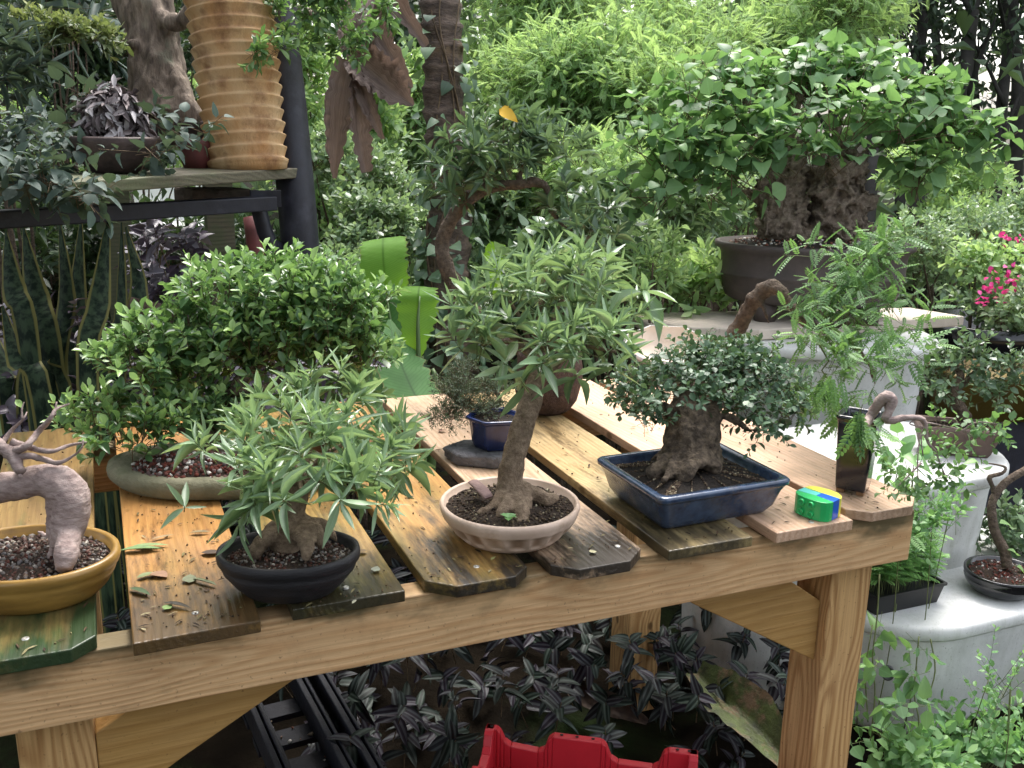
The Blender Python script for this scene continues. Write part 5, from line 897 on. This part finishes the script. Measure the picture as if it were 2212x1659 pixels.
# weeds
L_wd = leafm('weed_leaf', (.06, .19, .05), (.11, .32, .08), (.26, .52, .11), .45, .35, .1)
def weed(lab, px, py, d, r, n, Lf, Wf, T_=OVAL, sl=.08, up=1., name='weed_plant', g='weeds around the tubs', cat='weed', mats=None, zf=GZ, k=7, **kw):
    c = at(px, py, d); t = thing(name, lab, cat, (c[0], c[1], zf), g); B = MB(); shoots(B, [(c, r)], n, T_, k, Lf, Wf, sl, up=up, low=.6, shell=(.1, 1.), **kw); B.build('foliage', mats or [L_wd, B_gtw], t)
    B = MB()
    for q in range(3): a_ = q*2.3; tube(B, [np.array((c[0], c[1], zf))+.02*np.array([math.cos(a_), math.sin(a_), 0]), (c+np.array((c[0], c[1], zf)))/2+.04*np.array([math.cos(a_), math.sin(a_), 0]), c+np.array(r)*.6*np.array([math.cos(a_), math.sin(a_), .3])], [.0015, .0012, .001], 5, 3)
    B.build('stem', B_gtw, t); return t
weed('low bright green weed at the foot of the nearest tub, bottom right corner', 2120, 1630, 2.05, (.14, .08, .05), 60, .03, .018)
weed('weed patch between the front leg foot and the nearest tub', 1960, 1665, 1.95, (.10, .06, .035), 34, .035, .02)
weed('tall thin-stemmed small-leaved weed in front of the nearest tub', 2160, 1500, 1.95, (.04, .04, .14), 20, .016, .010, sl=.06)
weed('small-leaved sprawling weed in front of the middle tub', 2000, 1130, 2.12, (.11, .04, .06), 42, .02, .012, sl=.06)
weed('tall feathery weed between the middle tub and the seedlings', 1930, 1130, 2.1, (.05, .04, .05), 9, .05, .045, T_=FROND, mats=[L_sd, B_gtw], k=5)
weed('broad-leaved weed sprouting beside the zigzag cascade branch', 1960, 1010, 2.2, (.03, .03, .03), 7, .05, .03, T_=OVATE, k=5)
weed('dark leafy weed on the middle tub edge at the right of the frame', 2190, 1180, 2.5, (.10, .08, .10), 90, .03, .015, mats=[L_lan, B_twg])
# ochre trough and dark pot at right edge
t = thing('trough', 'long ochre plastic trough at the right edge behind the middle tub', 'trough', at(2180, 850, 3.2)); B = MB(); q = sec_rrect(.15); c_ = at(2230, 830, 3.2)
loft(B, [q(.32+s, .12+s)@rotz(-.3).T+c_+(0, 0, z) for s, z in ((-.03, -.10), (0, .04), (.01, .045), (.01, .055), (-.015, .055), (-.02, .03), (-.1, .03))]); B.build('trough_wall', basic('ochre_plastic', (.16, .11, .025), (.10, .07, .015), 8, .5), t); box(B := MB(), (c_[0]-.2, c_[1]-.05, GZ), (c_[0]+.2, c_[1]+.05, c_[2]-.1)); B.build('stand', M_stl, t, smooth=False)
t = thing('nursery_pot', 'wide black nursery pot behind the right end of the stone slab', 'pot', at(2140, 780, 3.6)); c_ = at(2150, 760, 3.6); c_[2] = GZ; pot('pot_wall', c_, .28, .22, [(.8, 0), (.95, -at(2150, 715, 3.6)[2]*0+.6), (1, .62), (1.0, .67), (.93, .67), (.9, .6), (.3, .6)], EL, 0, M_gbl, t)
# ------------------------------------------------------------------ under the table
M_zeb = zebra('striped_leaf')
def inchplant(name, lab, centres, mat, Lf=.062, n_leaf=9, seedz=0):
    B = MB(); P0 = np.array(centres); n = len(P0); ax = nrm(rng.normal(size=(n, 3))*.45+np.array([-.25, -.45, 1.])); root = P0-ax*.06; root[:, 2] = np.minimum(root[:, 2], P0[:, 2])-.05; twigs(B, root, P0, .003, 1)
    p1 = nrm(np.cross(ax, rng.normal(size=(n, 3)))); p2 = np.cross(ax, p1)
    for j in range(n_leaf):
        t_ = j/n_leaf; az = j*2.2+rng.normal(0, .2, n); a = np.radians(95-45*t_+rng.normal(0, 8, n)); pr = np.cos(az)[:, None]*p1+np.sin(az)[:, None]*p2; A = nrm(ax*np.cos(a)[:, None]+pr*np.sin(a)[:, None]+np.array([0, 0, -.12]))
        inst(B, leafT(5, 'ovate', .22, .3), P0-ax*.05*(1-t_), A, nrm(ax-A*(A*ax).sum(1, keepdims=True))+.2*rng.normal(size=(n, 3)), Lf*(1-.35*t_)*rng.uniform(.7, 1.2, n), Lf*.42*(1-.3*t_), rng.uniform(0, 1, n))
    o = B.build(name, [mat, B_twg], None); tag(o, lab, 'ground cover', None, 'stuff'); return o
cs = []
for k in range(620):
    px, py = rng.uniform(690, 1800), rng.uniform(1290, 1640); z = GZ+rng.uniform(.05, .26)
    if py > 1500 and 980 < px < 1480 and rng.uniform() < .8: continue
    c = tz(px, py, z)
    if rng.uniform() < .2: continue
    if c[1] < .35 or c[1] > 2.0: continue
    cs.append(c)
for k in range(110): c = tz(rng.uniform(180, 760), rng.uniform(1080, 1430), GZ+rng.uniform(.05, .25)); cs.append(c)
for k in range(90): cs.append(np.array([rng.uniform(-.6, .9), rng.uniform(.9, 2.3), GZ+rng.uniform(.04, .3)]))
keep_ = []
for c in cs:
    if all((c[0]-d[0])**2+(c[1]-d[1])**2+(c[2]-d[2])**2 > .085**2 for d in keep_): keep_.append(c)
inchplant('striped_inch_plant', 'silver-striped dark inch plant carpeting the ground under the table', keep_, M_zeb)
M_pur = leafm('purple_grey_leaf', (.035, .02, .038), (.09, .07, .10), (.24, .23, .27), .4, .1, .1, .4)
cs = [at(rng.uniform(270, 420), rng.uniform(480, 800), rng.uniform(2.3, 2.7)) for k in range(75)]+[at(rng.uniform(380, 760), rng.uniform(700, 900), rng.uniform(2.2, 2.7)) for k in range(110)]+[at(rng.uniform(0, 300), rng.uniform(640, 930), rng.uniform(2.3, 2.8)) for k in range(80)]
inchplant('purple_inch_plant', 'purple-grey inch plant tangle behind the leafy fig bonsai', cs, M_pur, .055, 7)
# red crate
zc = -.45; A_, B_ = tz(1052, 1562, zc), tz(1495, 1618, zc); u_ = nrm(B_-A_); v_ = np.array([u_[1], -u_[0], 0])
if np.dot(v_, -FW) < 0: v_ = -v_
M_red = basic('red_crate_plastic', (.52, .022, .035), (.40, .016, .026), 6, .42, bump=.1)
t = thing('crate', 'red plastic crate with notched rim on the ground under the table', 'crate', A_+(u_+v_)*.17+(0, 0, GZ-zc)); SZ = .37
def cwall(o_, d_, n_, nm):
    pr = [(0, 0), (.02, 0), (.027, -.006), (.034, -.022), (.046, -.030), (.095, -.034), (.106, -.028), (.112, -.008), (.12, 0), (.205, 0), (.213, -.006), (.222, -.028), (.235, -.036), (.295, -.037), (.305, -.03), (.312, -.006), (.32, 0), (SZ, 0)]
    B = MB(); top = [o_+d_*s+np.array([0, 0, z]) for s, z in pr]; low = [o_+d_*s+np.array([0, 0, -.075]) for s, z in pr[::-1]]
    n = len(pr)
    for i in range(n-1): prism(B, [top[i], top[i+1], low[n-2-i], low[n-1-i]], n_*.016)
    H = GZ-zc+.004
    for s0, s1, z0, z1 in ((0, .04, -.30, -.075), (SZ-.04, SZ, -.30, -.075), (.15, .19, -.30, -.075), (0, SZ, -.30, -.25), (0, SZ, -.17, -.15)): prism(B, [o_+d_*s0+np.array([0, 0, z0]), o_+d_*s1+np.array([0, 0, z0]), o_+d_*s1+np.array([0, 0, z1]), o_+d_*s0+np.array([0, 0, z1])], n_*.014)
    return B.build('crate_wall', M_red, t, smooth=False, bevel=.002, recalc=True)

for s_ in (.010, .135, .162, .19, .335, .355):
    B = MB(); c_ = A_+u_*s_+v_*.008+np.array([0, 0, .0012]); loft(B, [sec_ellipse(10)(.0032, .0032)+c_, sec_ellipse(10)(.001, .001)+c_+(0, 0, .0001)]); B.build('peg_hole', basic('peg_hole_shade', (.03, .004, .006)), t)  # flat dark discs; the shade inside the holes is put into their colour
cwall(A_, u_, v_, 0); cwall(A_+v_*SZ, u_, -v_, 0); cwall(A_, v_, u_, 0); cwall(A_+u_*SZ, v_, -u_, 0)
B = MB(); prism(B, [A_+(0, 0, -.29), A_+u_*SZ+(0, 0, -.29), A_+u_*SZ+v_*SZ+(0, 0, -.29), A_+v_*SZ+(0, 0, -.29)], (0, 0, .01)); B.build('crate_floor', M_red, t, smooth=False, recalc=True)
# black tray rack
zc = -.50; t = thing('nursery_rack', 'black plastic slatted nursery tray on the ground behind the left brace', 'tray', tz(700, 1600, GZ)); M_bp = basic('black_plastic', (.014, .015, .022), (.008, .008, .012), 20, .55, bump=.2, c3=(.03, .03, .036), s3=14, spec=.25)
dl = nrm(tz(741, 1659, zc)-tz(650, 1488, zc)); sl_ = np.array([dl[1], -dl[0], 0]); sl_ = sl_ if sl_[0] > 0 else -sl_
for (x, y) in ((690, 1466), (650, 1488), (549, 1553)):
    B = MB(); o_ = tz(x, y, zc)-dl*.12; prism(B, [o_, o_+dl*.8, o_+dl*.8+sl_*.012, o_+sl_*.012], (0, 0, -.05)); prism(B, [o_+sl_*.016, o_+dl*.8+sl_*.016, o_+dl*.8+sl_*.022, o_+sl_*.022], (0, 0, -.04)); prism(B, [o_+sl_*.012-(0, 0, .03), o_+dl*.8+sl_*.012-(0, 0, .03), o_+dl*.8+sl_*.036-(0, 0, .03), o_+sl_*.036-(0, 0, .03)], (0, 0, -.01)); B.build('rail', M_bp, t, smooth=False, bevel=.002, recalc=True)
o_ = tz(549, 1553, zc)-(0, 0, .055)-dl*.12; B = MB(); wdt = np.dot(tz(690, 1466, zc)-tz(549, 1553, zc), sl_)+.05
for k in range(9): prism(B, [o_+dl*(.095*k), o_+dl*(.095*k+.05), o_+dl*(.095*k+.05)+sl_*wdt, o_+dl*(.095*k)+sl_*wdt], (0, 0, -.012))
B.build('cross_slat', M_bp, t, smooth=False, recalc=True)
B = MB(); n = 90; P_ = o_+dl*rng.uniform(.05, .7, (n, 1))+sl_*rng.uniform(0, wdt, (n, 1))+np.array([0, 0, .003]); inst(B, PEB, P_, rng.normal(size=(n, 3)), rng.normal(size=(n, 3)), rng.uniform(.003, .010, n), None, rng.uniform(0, 1, n)); B.build('gravel', M_peb, t)['kind'] = 'stuff'
# decaying leaf lying by the leg
t = B = MB(); ribbon(B, [at(1505, 1455, 2.12), at(1560, 1510, 2.05), at(1630, 1570, 1.98), at(1705, 1655, 1.9)], [.05, .10, .11, .05], R2*.6+UP*.6+FW*.5, .9, 7, across=10, wav=.05, rag=.12)
o = B.build('decaying_leaf', basic('decaying_leaf', (.075, .10, .025), (.03, .035, .012), 30, .5, c3=(.14, .09, .05), s3=16, t3=(.52, .62), bump=.6), None); tag(o, 'large curled decaying green-brown leaf on the ground left of the front leg', 'dead leaf')
t = B = MB(); ribbon(B, [at(1200, 1460, 2.3), at(1270, 1500, 2.25), at(1340, 1530, 2.2), at(1400, 1560, 2.15)], [.02, .055, .05, .015], R2*.5+UP*.6, .8, 6, across=8, wav=.2)
o = B.build('dry_leaf', basic('dry_leaf_brown', (.09, .055, .035), (.04, .025, .018), 40, .7), None); tag(o, 'crumpled dry brown leaf among the striped plants under the table', 'dead leaf')
# plastic chair far behind
c_ = at(385, 640, 6.0); t = thing('plastic_chair', 'white plastic garden chair far behind the shelf, seen under its bar', 'chair', (c_[0], c_[1], GZ)); M_pc = basic('white_plastic', (.85, .85, .86), (.8, .8, .8), 5, .4); hz = at(385, 478, 6.)[2]
cx_, cy_ = c_[0], c_[1]; hz = max(hz, -.35)
B = MB(); loft(B, [sec_rrect(.3)(.2, .2)+np.array([cx_, cy_, z]) for z in (hz-.03, hz)]); B.build('seat', M_pc, t)
for sx_ in (-1, 1):
    for sy_ in (-1, 1): B = MB(); tube(B, [(cx_+sx_*.17, cy_+sy_*.17, hz-.01), (cx_+sx_*.22, cy_+sy_*.22, GZ)], [.03, .02], 8, 2, flat=.6); B.build('leg', M_pc, t)
B = MB(); ribbon(B, [(cx_, cy_+.19, hz), (cx_, cy_+.24, hz+.2), (cx_, cy_+.27, hz+.42)], [.38, .42, .36], (1, 0, 0), -.15, 5, across=8); B.build('backrest', M_pc, t)
# ------------------------------------------------------------------ background planting
L_fea = leafm('feathery_tree_leaf', (.10, .25, .07), (.24, .47, .14), (.48, .70, .22), .55, .45, 0)
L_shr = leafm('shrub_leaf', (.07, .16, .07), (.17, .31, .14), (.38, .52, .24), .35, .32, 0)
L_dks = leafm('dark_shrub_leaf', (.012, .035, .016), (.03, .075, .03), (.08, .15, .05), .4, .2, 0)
L_brt = leafm('bright_weed_leaf', (.11, .26, .08), (.24, .46, .14), (.48, .66, .22), .4, .42, 0)
L_far = leafm('far_wood_leaf', (.06, .13, .06), (.15, .27, .13), (.32, .46, .22), .6, .35, 0)  # far leaf colours lightened here in place of haze
L_ftd = leafm('far_dark_leaf', (.03, .06, .035), (.055, .10, .06), (.12, .20, .09), .6, .15, 0)
def plant(name, lab, cat, grp, px, py, d, r, n, Tm, k, Lf, Wf, sl, mats, trunk=.02, nb=7, extra=None, **kw):
    """one bush or tree: ground stem(s), limbs to several crown lobes, leafy shoots"""
    c = at(px, py, d); base = np.array((c[0], c[1], GZ)); t = thing(name, lab, cat, base, grp); r = np.array(r if np.ndim(r) else (r, r, r*.8), float)
    cen = c+r*rng.uniform(-.75, .75, (nb, 3)); B = MB()
    for q in cen: mid = (base+q)/2+rng.normal(0, .04, 3)+np.array([0, 0, .1]); tube(B, [base+rng.normal(0, .02, 3)*(1, 1, 0), base*.6+mid*.4, mid, q], [trunk, trunk*.8, trunk*.6, trunk*.25], 6, 3, jit=.05)
    B.build('trunk' if trunk > .015 else 'stem', B_brn, t)
    B = MB(); shoots(B, [(q, r*rng.uniform(.4, .6)) for q in cen], n, Tm, k, Lf, Wf, sl, low=.6, shell=(.2, 1.), **kw)
    if extra: extra(B, c, r)
    B.build('foliage', mats, t); return t
fe = dict(name='feathery_tree', cat='tree', grp='feathery light green trees behind the table')
for lab, px, py, d, r, n in (('light green feathery tree directly right of the ringed palm trunk', 1190, 260, 5.2, (.5, .5, .35), 700), ('light green feathery tree in the middle of the background', 1420, 230, 5.0, (.55, .5, .4), 800), ('brightest feathery tree rising left of the huge bonsai crown', 1590, 130, 5.6, (.6, .5, .35), 800),
                       ('tall pale feathery tree at the top centre of the background', 1180, 60, 6.4, (.8, .6, .45), 700), ('feathery tree topping out above the huge bonsai', 1760, 60, 6.2, (.55, .5, .3), 500), ('shaded lower feathery bush between the dark glossy bush and the huge bonsai', 1400, 420, 4.4, (.4, .35, .25), 420)):
    plant(lab=lab, px=px, py=py, d=d, r=r, n=int(n*2.0), Tm=FRONDK, k=4, Lf=.075, Wf=.06, sl=.16, mats=[L_fea, B_gtw], up=.3, droop=.35, tipb=.2, twr=.003, face=1.2, trunk=.03, **fe)
sh = dict(name='shrub', cat='shrub', grp='shrubs around the table')
SH = [('pale small-leaved shrub between the black post and the palm trunk', 790, 400, 3.5, (.26, .22, .18), 420, OVAL, .032, .018, L_shr), ('leggy bright green weedy shrub right of the black post', 690, 330, 3.9, (.16, .2, .45), 330, LANCE2, .055, .017, L_brt), ('tall bright shrub behind the dead banana leaf', 850, 330, 4.3, (.35, .3, .4), 420, KITE, .06, .025, L_brt),
      ('shrub with grey-green leaves low behind the banana plant', 800, 560, 3.3, (.22, .2, .16), 330, OVAL, .03, .016, L_shr), ('dark glossy broad-leaved bush behind the snaking bonsai crown', 1230, 530, 3.1, (.17, .18, .16), 120, OVATE, .075, .042, L_lan), ('bushy leafy shrub between the willow-like crown and the slab', 1360, 560, 3.3, (.20, .18, .16), 300, LANCE2, .045, .014, L_shr),
      ('light shrub filling the gap under the huge bonsai branches', 1480, 490, 3.7, (.22, .2, .18), 340, LANCE2, .05, .015, L_shr), ('fine-leaved shrub behind the brown oval pot', 1600, 480, 4.1, (.35, .25, .25), 500, KITE, .04, .016, L_shr), ('low bramble-like shrub right of the brown oval pot', 2010, 560, 4.0, (.32, .25, .20), 700, KITE, .03, .016, L_shr),
      ('pale green shrub at the right edge above the ochre trough', 2170, 540, 4.3, (.32, .25, .25), 600, KITE, .035, .018, L_shr), ('leafy shrub under the right branch of the huge bonsai', 2080, 440, 4.8, (.4, .3, .22), 520, KITE, .045, .02, L_brt), ('straggly shrub at the right frame edge below the trough', 2195, 700, 3.4, (.2, .2, .12), 220, OVAL, .03, .018, L_shr),
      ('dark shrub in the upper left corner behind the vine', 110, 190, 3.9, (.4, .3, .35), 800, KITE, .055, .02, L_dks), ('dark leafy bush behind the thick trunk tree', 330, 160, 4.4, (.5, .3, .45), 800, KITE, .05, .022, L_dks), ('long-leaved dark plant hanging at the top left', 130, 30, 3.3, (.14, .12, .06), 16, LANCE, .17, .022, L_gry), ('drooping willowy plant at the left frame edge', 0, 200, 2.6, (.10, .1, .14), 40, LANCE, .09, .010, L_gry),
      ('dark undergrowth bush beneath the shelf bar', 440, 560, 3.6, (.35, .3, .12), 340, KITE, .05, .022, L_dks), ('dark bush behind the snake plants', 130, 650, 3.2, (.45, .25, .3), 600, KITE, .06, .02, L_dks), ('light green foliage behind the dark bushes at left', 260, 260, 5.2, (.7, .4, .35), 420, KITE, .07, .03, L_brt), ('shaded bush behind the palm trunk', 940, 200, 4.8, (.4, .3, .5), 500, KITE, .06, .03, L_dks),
      ('yellow-green low plant left of the brown oval pot', 1480, 610, 3.2, (.13, .12, .06), 60, LANCE2, .06, .02, L_brt), ('spiky pale plant with narrow leaves beside the slab end', 1400, 600, 3.0, (.09, .09, .08), 50, LANCE2, .05, .01, L_brt), ('dense dark hedge bush far behind the palm', 1010, 420, 4.6, (.4, .3, .35), 600, KITE, .06, .028, L_shr),
      ('green mound between snaking bonsai and post, low', 760, 700, 3.1, (.2, .2, .12), 260, OVAL, .04, .02, L_dks), ('bush low behind the table between the bowl pot and palm', 1150, 690, 3.5, (.25, .2, .14), 300, OVAL, .04, .02, L_dks)]
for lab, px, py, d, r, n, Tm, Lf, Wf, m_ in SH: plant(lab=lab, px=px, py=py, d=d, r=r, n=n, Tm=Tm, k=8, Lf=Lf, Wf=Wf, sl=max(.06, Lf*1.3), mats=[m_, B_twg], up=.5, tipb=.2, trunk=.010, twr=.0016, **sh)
L_pk = leafm('pink_bract', (.45, .02, .16), (.75, .03, .28), (.85, .12, .42), .5, .3, 0)
def pink(B, c, r):
    for q in ((2168, 518), (2205, 518), (2130, 632), (2165, 618), (2122, 652), (2180, 585), (2145, 600), (2195, 612), (2160, 640)):
        p_ = at(*q, 3.38); inst(B, OVAL, p_+rng.normal(0, .013, (8, 3)), rng.normal(size=(8, 3)), rng.normal(size=(8, 3)), .021, .016, rng.uniform(0, 1, 8), mat=2)
plant('bougainvillea', 'bougainvillea with magenta bracts at the right edge of the frame', 'shrub', None, 2160, 600, 3.6, (.18, .15, .13), 150, OVATE, 6, .035, .022, .08, [L_brt, B_twg, L_pk], trunk=.010, extra=pink)
# dark slender trees with sky between, top right
B_dt = basic('dark_tree_bark', (.075, .068, .064), (.035, .032, .03), 8, .9)
for i, (x0, x1, d, r_) in enumerate(((1880, 1850, 8.5, .06), (1945, 1905, 9.5, .05), (1985, 2000, 8.8, .07), (2040, 2010, 10, .05), (2070, 2110, 9, .08), (2110, 2090, 10.5, .06), (2150, 2200, 9.2, .06), (2190, 2170, 10, .08), (1800, 1815, 9.4, .05))):
    c = at(x0, 420, d); base = np.array((c[0], c[1], GZ)); tp = at(x1, -60, d)
    t = thing('tree', 'slender dark tree trunk %s' % ('second from the left in the dark stand at top right', 'thinner, leaning left, just right of the second dark trunk', 'thick, upright, near the middle of the dark stand', 'thin, leaning left, in the middle of the dark stand', 'thickest, leaning right, in the bright gap of the dark stand', 'upright, in the bright gap right of the thickest trunk', 'strongly leaning right near the frame edge', 'thick, rightmost of the dark stand', 'farthest left of the dark stand, half hidden by feathery leaves')[i], 'tree', base, 'dark trees at top right')
    B = MB(); up_ = tp+(tp-c)*1.2; tube(B, [base, c, (c+tp)/2+rng.normal(0, .06, 3), tp, up_], [r_*1.2, r_, r_*.85, r_*.7, r_*.4], 8, 4, jit=.05)
    for k in range(4): s = .2+.2*k; q = c*(1-s)+tp*s; e_ = q+np.array([rng.normal(0, .5), rng.normal(0, .3), .7]); tube(B, [q, (q+e_)/2+(0, 0, .08), e_], [r_*.4, r_*.25, r_*.1], 5, 3)
    B.build('trunk', B_dt, t)
    B = MB(); cr = [(tp*(1-s)+up_*s+rng.normal(0, .5, 3), (.7, .7, .5)) for s in (.2, .5, .9)]+[(c*.3+tp*.7+rng.normal(0, .35, 3), (.45, .45, .35)), (c*.15+tp*.85+rng.normal(0, .4, 3), (.5, .5, .35))]
    shoots(B, cr, 150, KITE, 6, .12, .05, .2, up=.1, low=1, shell=(.1, 1.), twr=.006); B.build('crown', [L_ftd, B_dt], t)
# far wood: one mass of foliage closing the view
B = MB(); n = 62000; azs = rng.uniform(-75, 62, n); ds = rng.uniform(9, 17, n); hs_ = rng.uniform(0, 1, n)**.8*7.5+GZ
ca = np.array([mnoise.noise(Vector((a_*.13, h*.9, 0)))+.5*mnoise.noise(Vector((a_*.5, h*2.2, 5))) for a_, h in zip(azs, hs_)])
yaw0 = math.degrees(-YAW); A_ = np.radians(azs+yaw0*1.0); P_ = np.stack([CAM[0]+ds*np.sin(A_), CAM[1]+ds*np.cos(A_), hs_], -1)
gap = (azs > 15.5) & (azs < 36) & (hs_ > .0) & (hs_ < 3.4); keep = (ca > -.42) & ~(gap & (rng.uniform(size=n) < .82)); P_ = P_[keep]; ca = ca[keep]; n = len(P_)
A2 = rng.normal(size=(n, 3))+np.array([0, 0, -.3]); inst(B, KITE, P_, A2, rng.normal(size=(n, 3))*.6+np.array([0, -.3, 1.]), rng.uniform(.15, .36, n), rng.uniform(.07, .17, n), np.clip(.4+.6*ca+.15*rng.normal(size=n), 0, 1))
o = B.build('far_wood', L_far, None); tag(o, 'distant leafy wood closing off the background', 'woodland', None, 'stuff')
# undergrowth on the open ground
B = MB(); n = 9000; P_ = np.stack([rng.uniform(-4, 8, n), rng.uniform(2.6, 9, n), np.full(n, GZ)], -1); P_[:, 2] += rng.uniform(0, .35, n)**1.3
inst(B, KITE, P_, rng.normal(size=(n, 3))+np.array([0, 0, .5]), rng.normal(size=(n, 3))*.5+np.array([0, 0, 1.]), rng.uniform(.06, .14, n), rng.uniform(.03, .06, n), rng.uniform(0, 1, n))
o = B.build('undergrowth', L_shr, None); tag(o, 'low green undergrowth covering the soil behind the table', 'ground cover', None, 'stuff')

# unseen trees added to shade the left of the table and block sky light
for lab, c, r, n in (('big leafy tree added overhead at the left for shade, unseen', (-2.0, .1, 2.3), (1.5, 1.7, .6), 2600), ('leafy tree added behind the viewer to block sky light, unseen', (-1.2, -3.6, 1.6), (2.4, 1.0, 1.5), 1500), ('leafy tree added far left of the shelf for shade, unseen', (-2.6, 2.6, 2.2), (1.1, 1.0, 1.2), 900)):
    c = np.array(c); t = thing('tree', lab, 'tree', (c[0]-.6, c[1], GZ), 'added unseen shade trees'); B = MB(); tube(B, [(c[0]-.6, c[1], GZ), (c[0]-.5, c[1], .6), c], [.12, .1, .05], 8, 3); B.build('trunk', B_dt, t)
    B = MB(); shoots(B, [(c+np.array(r)*rng.uniform(-.6, .6, 3), np.array(r)*.55) for k in range(9)], n, KITE, 7, .17, .09, .22, up=.2, low=1, shell=(.1, 1.), twr=.005); B.build('crown', [L_dks, B_dt], t)
B = MB(); n = 60; g_ = np.sign(np.linspace(-1, 1, n))*np.abs(np.linspace(-1, 1, n))**3*90; X, Y = np.meshgrid(g_, g_, indexing='ij')
Zg = GZ + .02*np.sin(X*3.1+1)*np.cos(Y*2.7) - .012
V = np.stack([X, Y+1, Zg], -1).reshape(-1, 3); i, j = np.meshgrid(np.arange(n-1), np.arange(n-1), indexing='ij')
B.add(V, [np.stack([i*n+j, (i+1)*n+j, (i+1)*n+j+1, i*n+j+1], -1).reshape(-1, 4)])
o = B.build('ground', basic('forest_soil', (.012, .009, .006), (.005, .004, .003), 9, 1.0, bump=1, bscale=30, spec=.03, c3=(.014, .022, .008), s3=2, t3=(.5, .65)), None); o['kind'] = 'structure'
